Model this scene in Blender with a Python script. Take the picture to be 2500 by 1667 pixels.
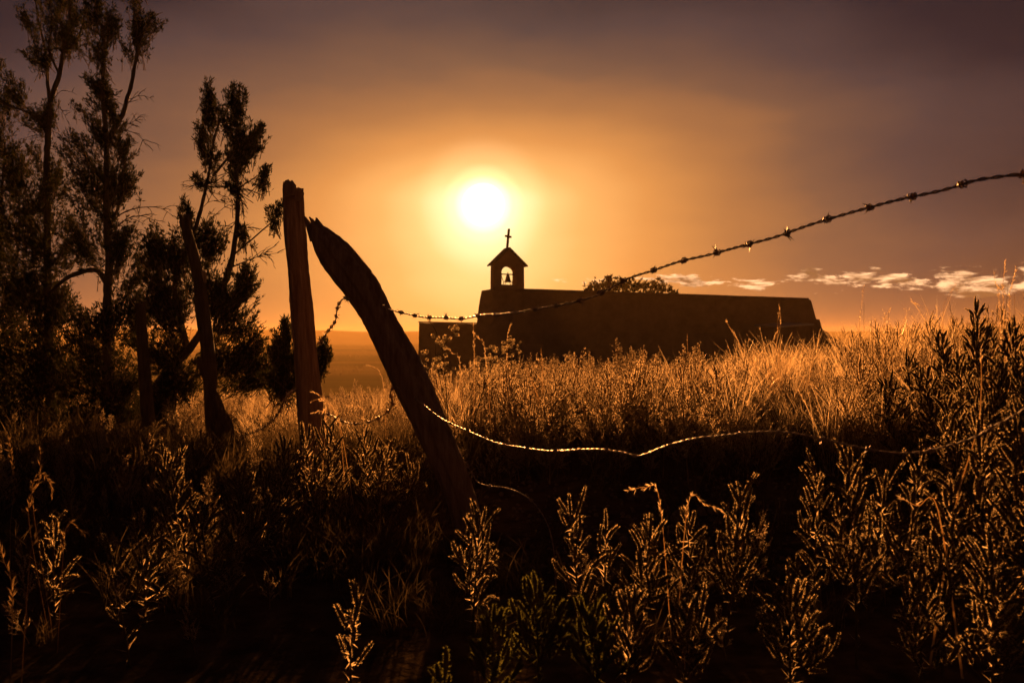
import bpy, math, random
import numpy as np
from mathutils import Vector, Matrix

# ------------------------------------------------------------------ scene, camera, light
S = bpy.context.scene
for o in list(bpy.data.objects):
    bpy.data.objects.remove(o)
COL = S.collection
F, HZ, CX, EYE = 2083.0, 815.0, 1250.0, 1.0      # focal length in photo pixels, horizon row, centre column, eye height

cam = bpy.data.cameras.new('camera')
cam.sensor_width = 36.0
cam.lens = 36.0 * F / 2500.0
cam.shift_y = -18.5 / 2500.0
cam.clip_start, cam.clip_end = 0.05, 20000.0
cam.dof.use_dof = True
cam.dof.focus_distance = 5.2
cam.dof.aperture_fstop = 5.6
camera = bpy.data.objects.new('camera', cam)
camera.location = (0, 0, EYE)
camera.rotation_euler = (math.radians(90), 0, 0)
COL.objects.link(camera)
S.camera = camera

SUN = Vector(((1180 - CX) / F, 1.0, (HZ - 500) / F)).normalized()
SUN_EL = math.asin(SUN.z)
SUN_AZ = math.atan2(SUN.x, SUN.y)
SUN_STRENGTH = 5.0
SUN_COLOR = (1.0, 0.385, 0.092)
HAZE_DENSITY = 0.00032
HAZE_G = 0.25
SKY_LEVEL = 0.345

S.view_settings.view_transform = 'Standard'
S.view_settings.look = 'None'
S.view_settings.exposure = 1.5
S.view_settings.gamma = 1.0
S.view_settings.use_curve_mapping = False

world = bpy.data.worlds.new('World')
S.world = world
world.use_nodes = True


def build_world():
    nt = world.node_tree
    N, L = nt.nodes, nt.links
    N.clear()

    def math_(op, a, b=None, c=None, clamp=False):
        n = N.new('ShaderNodeMath')
        n.operation = op
        n.use_clamp = clamp
        for i, v in enumerate((a, b, c)):
            if v is None:
                continue
            if isinstance(v, (int, float)):
                n.inputs[i].default_value = v
            else:
                L.new(v, n.inputs[i])
        return n.outputs[0]

    def ramp(fac, stops, interp='LINEAR'):
        n = N.new('ShaderNodeValToRGB')
        n.color_ramp.interpolation = interp
        el = n.color_ramp.elements
        while len(el) < len(stops):
            el.new(0.5)
        for e, (p, c) in zip(el, stops):
            e.position = p
            e.color = (c[0], c[1], c[2], 1)
        L.new(fac, n.inputs[0])
        return n.outputs[0]

    def mix(kind, fac, a, b):
        n = N.new('ShaderNodeMix')
        n.data_type = 'RGBA'
        n.blend_type = kind
        for s, v in ((n.inputs[0], fac), (n.inputs[6], a), (n.inputs[7], b)):
            if isinstance(v, (int, float)):
                s.default_value = v
            elif isinstance(v, tuple):
                s.default_value = (*v, 1)
            else:
                L.new(v, s)
        return n.outputs[2]

    tc = N.new('ShaderNodeTexCoord')
    sep = N.new('ShaderNodeSeparateXYZ')
    L.new(tc.outputs['Generated'], sep.inputs[0])
    x, y, z = sep.outputs
    dx = math_('SUBTRACT', x, SUN.x)
    dy = math_('SUBTRACT', y, SUN.y)
    dz = math_('SUBTRACT', z, SUN.z)
    # distance from the sun on the sky; the glow is wider along the horizon than upwards
    up = math_('MULTIPLY', math_('MAXIMUM', dz, 0.0), 2.5)
    dn = math_('MULTIPLY', math_('MINIMUM', dz, 0.0), 0.85)
    v = math_('ADD', up, dn)
    e = math_('SQRT', math_('ADD', math_('ADD', math_('MULTIPLY', dx, dx), math_('MULTIPLY', dy, dy)), math_('MULTIPLY', v, v)))
    # round distance for the disc
    r = math_('SQRT', math_('ADD', math_('ADD', math_('MULTIPLY', dx, dx), math_('MULTIPLY', dy, dy)), math_('MULTIPLY', dz, dz)))
    # slow thin veil of high haze streaks so that the glow is not perfectly smooth
    nm = N.new('ShaderNodeMapping')
    nm.inputs['Scale'].default_value = (2.2, 2.2, 7.0)
    L.new(tc.outputs['Generated'], nm.inputs[0])
    nz = N.new('ShaderNodeTexNoise')
    nz.inputs['Scale'].default_value = 1.6
    nz.inputs['Detail'].default_value = 4.0
    L.new(nm.outputs[0], nz.inputs['Vector'])
    e2 = math_('MULTIPLY', e, math_('ADD', 0.74, math_('MULTIPLY', nz.outputs['Fac'], 0.52)))
    K = 1.0 / 1.6
    glow = ramp(math_('MULTIPLY', e2, K), [(0.0, (1.25, 1.02, 0.56)), (0.040 * K, (1.2, 0.92, 0.45)), (0.075 * K, (1.15, 0.68, 0.235)), (0.12 * K, (1.02, 0.46, 0.125)),
                                           (0.19 * K, (0.74, 0.286, 0.068)), (0.28 * K, (0.42, 0.162, 0.052)), (0.38 * K, (0.195, 0.088, 0.050)),
                                           (0.50 * K, (0.080, 0.045, 0.044)), (0.64 * K, (0.019, 0.0130, 0.0205)), (0.82 * K, (0.009, 0.007, 0.0120)),
                                           (1.10 * K, (0.008, 0.006, 0.010)), (1.0, (0.005, 0.004, 0.008))])
    disc = ramp(math_('MULTIPLY', r, 10.0), [(0.0, (1, 1, 1)), (0.215, (1, 1, 1)), (0.26, (0.34, 0.34, 0.34)), (0.36, (0.13, 0.13, 0.13)), (0.50, (0.05, 0.05, 0.05)), (0.85, (0, 0, 0))], 'EASE')
    disc = mix('MULTIPLY', 1.0, disc, (3.2, 2.5, 1.35))
    sky = mix('ADD', 1.0, glow, disc)
    # warm band lying on the horizon, strongest on the sun's side
    el = math_('MAXIMUM', z, 0.0)
    band = math_('POWER', 2.718, math_('MULTIPLY', el, -14.0))
    side = math_('POWER', math_('MAXIMUM', math_('ADD', math_('MULTIPLY', y, 0.5), 0.5), 0.0), 4.0)
    band = math_('MULTIPLY', band, side)
    bandc = mix('MULTIPLY', 1.0, mix('MIX', 0.0, (0.26, 0.10, 0.018), (0, 0, 0)), mix('MIX', band, (0, 0, 0), (1, 1, 1)))
    sky = mix('ADD', 1.0, sky, bandc)

    # small sunlit clouds low above the horizon, growing to the right
    az = math_('ARCTAN2', x, y)
    cv = N.new('ShaderNodeCombineXYZ')
    L.new(math_('MULTIPLY', az, 17.0), cv.inputs[0])
    L.new(math_('MULTIPLY', math_('ADD', z, math_('MULTIPLY', az, 0.012)), 68.0), cv.inputs[1])
    cn = N.new('ShaderNodeTexNoise')
    cn.inputs['Scale'].default_value = 1.0
    cn.inputs['Detail'].default_value = 9.0
    cn.inputs['Roughness'].default_value = 0.66
    cn.inputs['Distortion'].default_value = 0.25
    L.new(cv.outputs[0], cn.inputs['Vector'])
    # the same noise a little higher: tells the sunlit edge from the thick belly
    cv2 = N.new('ShaderNodeVectorMath')
    cv2.operation = 'ADD'
    cv2.inputs[1].default_value = (-0.12, 0.30, 0)
    L.new(cv.outputs[0], cv2.inputs[0])
    cn2 = N.new('ShaderNodeTexNoise')
    for k in ('Scale', 'Roughness', 'Distortion'):
        cn2.inputs[k].default_value = cn.inputs[k].default_value
    cn2.inputs['Detail'].default_value = 6.0
    L.new(cv2.outputs[0], cn2.inputs['Vector'])
    zc = math_('ADD', 0.0630, math_('MULTIPLY', az, -0.016))
    bw = math_('ADD', 0.0065, math_('MULTIPLY', math_('MAXIMUM', az, 0.0), 0.018))
    q = math_('DIVIDE', math_('SUBTRACT', z, zc), bw)
    env = math_('SUBTRACT', 1.0, math_('MULTIPLY', q, q))
    grow = math_('MULTIPLY', math_('SUBTRACT', az, 0.02), 0.30, clamp=False)
    grow = math_('MINIMUM', math_('MAXIMUM', grow, -0.5), 0.105)
    dens = math_('ADD', math_('SUBTRACT', cn.outputs['Fac'], 0.560), math_('ADD', grow, math_('MULTIPLY', math_('SUBTRACT', math_('MAXIMUM', env, -4.0), 1.0), 0.11)))
    dens = math_('MULTIPLY', dens, 17.0, clamp=True)
    thick = math_('MULTIPLY', math_('SUBTRACT', math_('ADD', cn2.outputs['Fac'], grow), 0.55), 7.0, clamp=True)
    cloud = mix('MIX', thick, (1.5, 0.82, 0.40), (0.26, 0.115, 0.045))
    sky = mix('MIX', dens, sky, cloud)

    # the physical sky below it all
    ns = N.new('ShaderNodeTexSky')
    ns.sky_type = 'NISHITA'
    ns.sun_disc = False
    ns.sun_elevation = SUN_EL
    ns.sun_rotation = SUN_AZ
    ns.dust_density = 4.0
    nb = N.new('ShaderNodeBackground')
    nb.inputs['Strength'].default_value = 0.0003
    L.new(ns.outputs[0], nb.inputs['Color'])
    bg = N.new('ShaderNodeBackground')
    bg.inputs['Strength'].default_value = SKY_LEVEL
    L.new(sky, bg.inputs['Color'])
    add = N.new('ShaderNodeAddShader')
    L.new(bg.outputs[0], add.inputs[0])
    L.new(nb.outputs[0], add.inputs[1])
    out = N.new('ShaderNodeOutputWorld')
    L.new(add.outputs[0], out.inputs['Surface'])


build_world()

sun_l = bpy.data.lights.new('sun', 'SUN')
sun_l.energy = SUN_STRENGTH
sun_l.color = SUN_COLOR
sun_l.angle = math.radians(0.6)
sun_o = bpy.data.objects.new('sun', sun_l)
sun_o.rotation_euler = SUN.to_track_quat('Z', 'Y').to_euler()
sun_o.location = (0, 0, 30)
COL.objects.link(sun_o)

S.cycles.max_bounces = 8
S.cycles.diffuse_bounces = 5
S.cycles.glossy_bounces = 2
S.cycles.transmission_bounces = 3
S.cycles.volume_bounces = 0
S.cycles.transparent_max_bounces = 16
S.cycles.sample_clamp_indirect = 2.0
S.cycles.use_denoising = True

# ------------------------------------------------------------------ helpers
rng = np.random.default_rng(7)
random.seed(7)


def Wp(px, row, Y):
    return np.array([(px - CX) / F * Y, Y, EYE + (HZ - row) / F * Y])


def mesh_from(name, verts, tris, mats, midx=None, smooth=False):
    me = bpy.data.meshes.new(name)
    verts = np.asarray(verts, dtype=np.float32).reshape(-1, 3)
    tris = np.asarray(tris, dtype=np.int32).reshape(-1, 3)
    me.vertices.add(len(verts))
    me.vertices.foreach_set('co', verts.ravel())
    me.loops.add(len(tris) * 3)
    me.loops.foreach_set('vertex_index', tris.ravel())
    me.polygons.add(len(tris))
    me.polygons.foreach_set('loop_start', np.arange(0, len(tris) * 3, 3, dtype=np.int32))
    for m in mats if isinstance(mats, (list, tuple)) else [mats]:
        me.materials.append(m)
    if midx is not None:
        me.polygons.foreach_set('material_index', np.asarray(midx, dtype=np.int32))
    me.polygons.foreach_set('use_smooth', np.full(len(tris), smooth))
    me.update(calc_edges=True)
    me.validate()
    return me


def link(name, me, parent=None, loc=None):
    o = bpy.data.objects.new(name, me)
    COL.objects.link(o)
    if parent is not None:
        o.parent = parent
    if loc is not None:
        o.location = loc
    return o


def tag(o, label=None, cat=None, group=None, kind=None):
    if label:
        o['label'] = label
    if cat:
        o['category'] = cat
    if group:
        o['group'] = group
    if kind:
        o['kind'] = kind
    return o


def empty(name, loc):
    o = bpy.data.objects.new(name, None)
    o.empty_display_size = 0.1
    o.location = loc
    COL.objects.link(o)
    return o


def outward(me):
    import bmesh
    bm = bmesh.new()
    bm.from_mesh(me)
    bmesh.ops.remove_doubles(bm, verts=bm.verts, dist=1e-5)
    bmesh.ops.recalc_face_normals(bm, faces=bm.faces)
    bm.to_mesh(me)
    bm.free()


class MB:
    """collects triangles"""
    def __init__(self):
        self.v, self.t, self.m, self.n = [], [], [], 0

    def add(self, v, t, mi=0):
        v = np.asarray(v, dtype=float).reshape(-1, 3)
        t = np.asarray(t, dtype=int).reshape(-1, 3)
        self.v.append(v)
        self.t.append(t + self.n)
        self.m.append(np.full(len(t), mi))
        self.n += len(v)

    def tube(self, pts, rad, ns=5, mi=0, cap=True, noise=0.0):
        pts = np.asarray(pts, dtype=float)
        k = len(pts)
        rad = np.broadcast_to(np.asarray(rad, dtype=float), (k,))
        tan = np.gradient(pts, axis=0)
        tan /= np.linalg.norm(tan, axis=1)[:, None] + 1e-9
        ref = np.array([0.31, 0.87, 0.11]) if abs(tan[0] @ np.array([0.31, 0.87, 0.11])) < 0.9 else np.array([1.0, 0, 0])
        a = np.cross(tan, ref)
        a /= np.linalg.norm(a, axis=1)[:, None] + 1e-9
        b = np.cross(tan, a)
        th = np.arange(ns) / ns * 2 * math.pi
        R = rad[:, None, None] * (1 + (rng.normal(0, noise, (k, ns, 1)) if noise else 0))
        ring = pts[:, None, :] + R * (np.cos(th)[None, :, None] * a[:, None, :] + np.sin(th)[None, :, None] * b[:, None, :])
        i, j = np.meshgrid(np.arange(k - 1), np.arange(ns), indexing='ij')
        j2 = (j + 1) % ns
        q = np.stack([i * ns + j, i * ns + j2, (i + 1) * ns + j2, (i + 1) * ns + j], -1).reshape(-1, 4)
        t = np.concatenate([q[:, [0, 1, 2]], q[:, [0, 2, 3]]])
        v = ring.reshape(-1, 3)
        if cap:
            c = len(v)
            v = np.vstack([v, pts[0], pts[-1]])
            jj = np.arange(ns)
            t = np.vstack([t, np.stack([np.full(ns, c), (jj + 1) % ns, jj], -1),
                           np.stack([np.full(ns, c + 1), (k - 1) * ns + jj, (k - 1) * ns + (jj + 1) % ns], -1)])
        self.add(v, t, mi)

    def blades(self, p, d, length, width, mi=0, diamond=False):
        """one thin blade (or diamond) per point p along direction d"""
        p = np.asarray(p, float).reshape(-1, 3)
        n = len(p)
        d = np.asarray(d, float).reshape(-1, 3)
        d = d / (np.linalg.norm(d, axis=1)[:, None] + 1e-9)
        length = np.broadcast_to(length, (n,))[:, None]
        width = np.broadcast_to(width, (n,))[:, None]
        s = np.cross(d, rng.normal(size=(n, 3)))
        s /= np.linalg.norm(s, axis=1)[:, None] + 1e-9
        if diamond:
            mid = p + d * length * 0.45
            v = np.stack([p, mid + s * width / 2, p + d * length, mid - s * width / 2], 1).reshape(-1, 3)
            k = np.arange(n) * 4
            t = np.concatenate([np.stack([k, k + 1, k + 2], -1), np.stack([k, k + 2, k + 3], -1)])
        else:
            v = np.stack([p - s * width / 2, p + s * width / 2, p + d * length], 1).reshape(-1, 3)
            k = np.arange(n) * 3
            t = np.stack([k, k + 1, k + 2], -1)
        self.add(v, t, mi)

    def box(self, lo, hi, mi=0):
        x0, y0, z0 = lo
        x1, y1, z1 = hi
        v = [(x0, y0, z0), (x1, y0, z0), (x1, y1, z0), (x0, y1, z0), (x0, y0, z1), (x1, y0, z1), (x1, y1, z1), (x0, y1, z1)]
        q = [(0, 3, 2, 1), (4, 5, 6, 7), (0, 1, 5, 4), (1, 2, 6, 5), (2, 3, 7, 6), (3, 0, 4, 7)]
        self.add(v, [t for a, b, c, d in q for t in ((a, b, c), (a, c, d))], mi)

    def lathe(self, prof, ns=16, mi=0, origin=(0, 0, 0)):
        th = np.arange(ns) / ns * 2 * math.pi
        v = np.array([[(r * math.cos(a) + origin[0], r * math.sin(a) + origin[1], z + origin[2]) for a in th] for r, z in prof]).reshape(-1, 3)
        t = []
        for i in range(len(prof) - 1):
            for j in range(ns):
                a, b = i * ns + j, i * ns + (j + 1) % ns
                t += [(a, b, b + ns), (a, b + ns, a + ns)]
        self.add(v, t, mi)

    def arrays(self):
        return np.vstack(self.v), np.vstack(self.t), np.concatenate(self.m)

    def mesh(self, name, mats, smooth=False):
        v, t, m = self.arrays()
        return mesh_from(name, v, t, mats, m, smooth)

    def build(self, name, mats, parent=None, smooth=False, loc=None, fix=False):
        me = self.mesh(name, mats, smooth)
        if fix:
            outward(me)
        return link(name, me, parent, loc)


def smoothstep(a, b, x):
    t = np.clip((x - a) / (b - a), 0, 1)
    return t * t * (3 - 2 * t)


def vnoise(x, y, seed=0):
    """cheap smooth noise from a few sines"""
    r = np.random.default_rng(seed)
    out = 0
    for k in range(7):
        a, b, c = r.uniform(-1, 1), r.uniform(-1, 1), r.uniform(0, 6.28)
        out = out + np.sin(x * a * 2 + y * b * 2 + c + 1.3 * np.sin(x * b + y * a))
    return out / 7.0


# ------------------------------------------------------------------ materials
def new_mat(name):
    m = bpy.data.materials.new(name)
    m.use_nodes = True
    nt = m.node_tree
    nt.nodes.clear()
    out = nt.nodes.new('ShaderNodeOutputMaterial')
    return m, nt, out


def noise_mat(name, c1, c2, scale=6.0, rough=0.9, bump=0.3, stretch=(1, 1, 1), spec=0.2, detail=8.0, coords='Object', bump_dist=0.02):
    m, nt, out = new_mat(name)
    N, L = nt.nodes, nt.links
    tc = N.new('ShaderNodeTexCoord')
    mp = N.new('ShaderNodeMapping')
    mp.inputs['Scale'].default_value = stretch
    L.new(tc.outputs[coords], mp.inputs[0])
    nz = N.new('ShaderNodeTexNoise')
    nz.inputs['Scale'].default_value = scale
    nz.inputs['Detail'].default_value = detail
    nz.inputs['Roughness'].default_value = 0.65
    L.new(mp.outputs[0], nz.inputs['Vector'])
    rp = N.new('ShaderNodeValToRGB')
    rp.color_ramp.elements[0].position = 0.32
    rp.color_ramp.elements[1].position = 0.70
    rp.color_ramp.elements[0].color = (*c1, 1)
    rp.color_ramp.elements[1].color = (*c2, 1)
    L.new(nz.outputs['Fac'], rp.inputs[0])
    b = N.new('ShaderNodeBsdfPrincipled')
    b.inputs['Roughness'].default_value = rough
    b.inputs['Specular IOR Level'].default_value = spec
    L.new(rp.outputs[0], b.inputs['Base Color'])
    bp = N.new('ShaderNodeBump')
    bp.inputs['Strength'].default_value = bump
    bp.inputs['Distance'].default_value = bump_dist
    L.new(nz.outputs['Fac'], bp.inputs['Height'])
    L.new(bp.outputs[0], b.inputs['Normal'])
    L.new(b.outputs[0], out.inputs['Surface'])
    return m


def leaf_mat(name, dif, tra, tfac=0.6, vary=0.35, gloss=0.0):
    """thin leaf: reflects a little, lets light through; every blade and plant its own tone"""
    m, nt, out = new_mat(name)
    N, L = nt.nodes, nt.links
    geo = N.new('ShaderNodeNewGeometry')
    inf = N.new('ShaderNodeObjectInfo')
    ad = N.new('ShaderNodeMath')
    ad.operation = 'ADD'
    L.new(geo.outputs['Random Per Island'], ad.inputs[0])
    L.new(inf.outputs['Random'], ad.inputs[1])
    mr = N.new('ShaderNodeMapRange')
    mr.inputs['From Max'].default_value = 2.0
    mr.inputs['To Min'].default_value = 1.0 - vary
    mr.inputs['To Max'].default_value = 1.0 + vary
    L.new(ad.outputs[0], mr.inputs['Value'])

    def scaled(c):
        v = N.new('ShaderNodeVectorMath')
        v.operation = 'SCALE'
        v.inputs[0].default_value = c
        L.new(mr.outputs[0], v.inputs['Scale'])
        return v.outputs[0]
    d = N.new('ShaderNodeBsdfDiffuse')
    L.new(scaled(dif), d.inputs['Color'])
    t = N.new('ShaderNodeBsdfTranslucent')
    L.new(scaled(tra), t.inputs['Color'])
    mx = N.new('ShaderNodeMixShader')
    mx.inputs[0].default_value = tfac
    L.new(d.outputs[0], mx.inputs[1])
    L.new(t.outputs[0], mx.inputs[2])
    last = mx.outputs[0]
    if gloss:
        g = N.new('ShaderNodeBsdfGlossy')
        g.inputs['Roughness'].default_value = 0.35
        g.inputs['Color'].default_value = (0.8, 0.7, 0.55, 1)
        m2 = N.new('ShaderNodeMixShader')
        m2.inputs[0].default_value = gloss
        L.new(last, m2.inputs[1])
        L.new(g.outputs[0], m2.inputs[2])
        last = m2.outputs[0]
    L.new(last, out.inputs['Surface'])
    return m


def pod_mat():
    """papery seed pod: nearly clear face on, dense and glowing where seen edge on"""
    m, nt, out = new_mat('papery_pod')
    N, L = nt.nodes, nt.links
    lw = N.new('ShaderNodeLayerWeight')
    lw.inputs['Blend'].default_value = 0.45
    rp = N.new('ShaderNodeMapRange')
    rp.inputs['From Min'].default_value = 0.50
    rp.inputs['From Max'].default_value = 0.88
    rp.inputs['To Min'].default_value = 0.0
    rp.inputs['To Max'].default_value = 1.0
    L.new(lw.outputs['Facing'], rp.inputs['Value'])
    tr = N.new('ShaderNodeBsdfTransparent')
    t = N.new('ShaderNodeBsdfTranslucent')
    t.inputs['Color'].default_value = (0.82, 0.70, 0.50, 1)
    d = N.new('ShaderNodeBsdfDiffuse')
    d.inputs['Color'].default_value = (0.5, 0.4, 0.28, 1)
    m1 = N.new('ShaderNodeMixShader')
    m1.inputs[0].default_value = 0.25
    L.new(t.outputs[0], m1.inputs[1])
    L.new(d.outputs[0], m1.inputs[2])
    m2 = N.new('ShaderNodeMixShader')
    L.new(rp.outputs[0], m2.inputs[0])
    L.new(tr.outputs[0], m2.inputs[1])
    L.new(m1.outputs[0], m2.inputs[2])
    L.new(m2.outputs[0], out.inputs['Surface'])
    return m


M_wood = noise_mat('weathered_wood', (0.17, 0.10, 0.062), (0.38, 0.25, 0.165), scale=9, bump=0.9, stretch=(5, 5, 0.35), bump_dist=0.012)
M_adobe = noise_mat('adobe_plaster', (0.20, 0.125, 0.075), (0.31, 0.20, 0.13), scale=1.3, bump=0.5, bump_dist=0.05)
M_adobe2 = noise_mat('mud_plaster', (0.17, 0.10, 0.065), (0.27, 0.17, 0.11), scale=1.7, bump=0.5, bump_dist=0.05)
M_roofing = noise_mat('roof_shingle', (0.06, 0.045, 0.035), (0.12, 0.085, 0.06), scale=8, bump=0.4)
M_tin = noise_mat('galvanised_tin', (0.30, 0.28, 0.26), (0.45, 0.42, 0.39), scale=5, rough=0.32, bump=0.1, spec=0.6)
M_iron = noise_mat('rusty_iron', (0.035, 0.020, 0.014), (0.10, 0.05, 0.03), scale=40, rough=0.55, bump=0.2, spec=0.5, bump_dist=0.002)
M_bronze = noise_mat('old_bronze', (0.05, 0.035, 0.02), (0.09, 0.065, 0.035), scale=12, rough=0.5, bump=0.1, spec=0.6)
M_wire = noise_mat('rusty_wire', (0.13, 0.075, 0.048), (0.34, 0.225, 0.155), scale=60, rough=0.42, bump=0.2, spec=0.9, bump_dist=0.001)
for _m in (M_wire,):
    _p = [n for n in _m.node_tree.nodes if n.type == 'BSDF_PRINCIPLED'][0]
    _p.inputs['Metallic'].default_value = 0.38
    _p.inputs['Roughness'].default_value = 0.42
M_bark = noise_mat('juniper_bark', (0.05, 0.034, 0.024), (0.12, 0.08, 0.055), scale=14, bump=0.9, stretch=(4, 4, 0.5), bump_dist=0.02)
M_needle = leaf_mat('juniper_scale', (0.028, 0.034, 0.016), (0.06, 0.055, 0.02), 0.14)
M_stem = leaf_mat('weed_stem', (0.075, 0.055, 0.030), (0.10, 0.07, 0.03), 0.2)
M_fuzz = leaf_mat('fuzzy_seed_leaf', (0.20, 0.15, 0.08), (0.76, 0.58, 0.32), 0.75, 0.20)
M_stalk = leaf_mat('field_weed_stalk', (0.18, 0.125, 0.065), (0.30, 0.19, 0.09), 0.35)
M_fuzz2 = leaf_mat('dry_weed_leaf', (0.20, 0.155, 0.09), (0.80, 0.61, 0.38), 0.72, 0.28, gloss=0.04)
M_flare_green = leaf_mat('flare_green_weed_leaf', (0.045, 0.060, 0.020), (0.20, 0.20, 0.05), 0.55, 0.35)  # green is part leaf colour, part lens flare tint put into the colour
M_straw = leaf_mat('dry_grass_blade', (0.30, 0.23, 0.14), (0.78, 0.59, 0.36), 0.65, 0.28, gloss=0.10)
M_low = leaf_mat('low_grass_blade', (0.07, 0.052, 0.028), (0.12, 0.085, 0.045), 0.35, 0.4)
M_rock = noise_mat('sandstone', (0.12, 0.085, 0.06), (0.24, 0.17, 0.12), scale=5, bump=0.8, bump_dist=0.03)
M_pod = pod_mat()


def ground_mat():
    m, nt, out = new_mat('dry_earth')
    N, L = nt.nodes, nt.links
    tc = N.new('ShaderNodeTexCoord')

    def nz(scale, stretch=(1, 1, 1), detail=8):
        mp = N.new('ShaderNodeMapping')
        mp.inputs['Scale'].default_value = stretch
        L.new(tc.outputs['Object'], mp.inputs[0])
        n = N.new('ShaderNodeTexNoise')
        n.inputs['Scale'].default_value = scale
        n.inputs['Detail'].default_value = detail
        L.new(mp.outputs[0], n.inputs['Vector'])
        return n.outputs['Fac']

    def ramp(f, c1, c2, a=0.35, b=0.65):
        rp = N.new('ShaderNodeValToRGB')
        rp.color_ramp.elements[0].position = a
        rp.color_ramp.elements[1].position = b
        rp.color_ramp.elements[0].color = (*c1, 1)
        rp.color_ramp.elements[1].color = (*c2, 1)
        L.new(f, rp.inputs[0])
        return rp.outputs[0]
    near = ramp(nz(9), (0.035, 0.025, 0.016), (0.085, 0.058, 0.036))
    far = ramp(nz(0.012, (0.25, 1, 1), 6), (0.030, 0.034, 0.012), (0.13, 0.09, 0.04), 0.40, 0.62)
    sep = N.new('ShaderNodeSeparateXYZ')
    L.new(tc.outputs['Object'], sep.inputs[0])
    mr = N.new('ShaderNodeMapRange')
    mr.inputs['From Min'].default_value = -2.0
    mr.inputs['From Max'].default_value = -6.0
    L.new(sep.outputs[2], mr.inputs['Value'])
    mx = N.new('ShaderNodeMix')
    mx.data_type = 'RGBA'
    L.new(mr.outputs[0], mx.inputs[0])
    L.new(near, mx.inputs[6])
    L.new(far, mx.inputs[7])
    b = N.new('ShaderNodeBsdfPrincipled')
    b.inputs['Roughness'].default_value = 0.95
    b.inputs['Specular IOR Level'].default_value = 0.0
    L.new(mx.outputs[2], b.inputs['Base Color'])
    bp = N.new('ShaderNodeBump')
    bp.inputs['Strength'].default_value = 0.6
    bp.inputs['Distance'].default_value = 0.03
    L.new(nz(14), bp.inputs['Height'])
    L.new(bp.outputs[0], b.inputs['Normal'])
    L.new(b.outputs[0], out.inputs['Surface'])
    return m


M_ground = ground_mat()
M_hill = noise_mat('far_hillside', (0.05, 0.045, 0.03), (0.12, 0.09, 0.06), scale=0.02, bump=0.0, spec=0.0)

# ------------------------------------------------------------------ terrain
PLAIN_Z = -12.0


def ground_z(x, y):
    x = np.asarray(x, float)
    y = np.asarray(y, float)
    base = np.interp(y, [-60, -20, 0, 2.5, 4.4, 5.4, 6.5, 9.0, 14, 20, 30, 50, 62, 75, 110, 170, 260], [-2.5, -0.6, -0.03, 0.0, 0.04, 0.17, 0.25, 0.27, 0.05, -0.15, -0.5, -1.08, -1.4, -2.4, -4.5, -8.0, PLAIN_Z])
    win = smoothstep(2.5, 6.0, y) * (1 - smoothstep(12, 34, y))
    right = 0.36 * smoothstep(1.9, 5.0, x - 0.08 * (y - 6)) * win
    left = -0.17 * smoothstep(0.0, 1.6, -x) * smoothstep(4.8, 7.5, y) * (1 - smoothstep(12, 30, y)) - 0.075 * np.maximum(0, y - 16) * smoothstep(0.105, 0.16, -x / np.maximum(y, 1.0)) * smoothstep(12, 20, y)
    bump = 0.035 * vnoise(x * 2.3, y * 2.3, 3) + 0.012 * vnoise(x * 9, y * 9, 5)
    side = np.minimum(0, (60 - np.abs(x)) * 0.06)
    z = base + right + left + bump + side * 1.0
    far = smoothstep(150, 320, np.hypot(x, y))
    z = z * (1 - far) + PLAIN_Z * far
    return np.maximum(z, PLAIN_Z) + far * 0.25 * vnoise(x * 0.01, y * 0.01, 9)


def build_ground():
    rad = np.concatenate([[0.0], np.geomspace(0.25, 1750, 230)])
    na = 420
    th = np.arange(na) / na * 2 * math.pi
    X = rad[1:, None] * np.sin(th)[None]
    Y = rad[1:, None] * np.cos(th)[None]
    v = np.stack([X, Y, ground_z(X, Y)], -1).reshape(-1, 3)
    v = np.vstack([v, [0, 0, float(ground_z(0, 0))]])
    k = len(rad) - 1
    i, j = np.meshgrid(np.arange(k - 1), np.arange(na), indexing='ij')
    j2 = (j + 1) % na
    q = np.stack([i * na + j, i * na + j2, (i + 1) * na + j2, (i + 1) * na + j], -1).reshape(-1, 4)
    t = np.concatenate([q[:, [0, 1, 2]], q[:, [0, 2, 3]]])
    jj = np.arange(na)
    t = np.vstack([t, np.stack([np.full(na, k * na), jj, (jj + 1) % na], -1)])
    o = link('ground', mesh_from('ground', v, t, M_ground, smooth=True))
    tag(o, 'dry earth sloping from the weedy rise down to the valley plain', kind='structure')


build_ground()


def build_hills():
    na, nr = 720, 14
    th = np.arange(na) / na * 2 * math.pi
    prof = 5.5 + 4.5 * vnoise(np.cos(th) * 9, np.sin(th) * 9, 21) + 2.6 * vnoise(np.cos(th) * 30, np.sin(th) * 30, 22) + 1.0 * vnoise(np.cos(th) * 90, np.sin(th) * 90, 23)
    prof = np.maximum(prof, 1.5)
    ss = np.linspace(0, 1, nr)
    R = 1150 + 450 * ss
    h = np.sin(np.clip(ss * 1.15, 0, 1) * math.pi / 2) ** 1.6
    Z = (PLAIN_Z - 0.6) + h[:, None] * (prof[None] + 13.6) + (h[:, None] * (1 - h[:, None])) * 6 * vnoise(np.cos(th)[None] * 50 + ss[:, None] * 5, np.sin(th)[None] * 50, 24)
    v = np.stack([R[:, None] * np.sin(th)[None], R[:, None] * np.cos(th)[None], Z], -1).reshape(-1, 3)
    i, j = np.meshgrid(np.arange(nr - 1), np.arange(na), indexing='ij')
    j2 = (j + 1) % na
    q = np.stack([i * na + j, i * na + j2, (i + 1) * na + j2, (i + 1) * na + j], -1).reshape(-1, 4)
    t = np.concatenate([q[:, [0, 1, 2]], q[:, [0, 2, 3]]])
    o = link('hills', mesh_from('hills', v, t, M_hill, smooth=True))
    tag(o, 'low hazy hills along the far edge of the plain', kind='structure')


build_hills()


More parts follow.
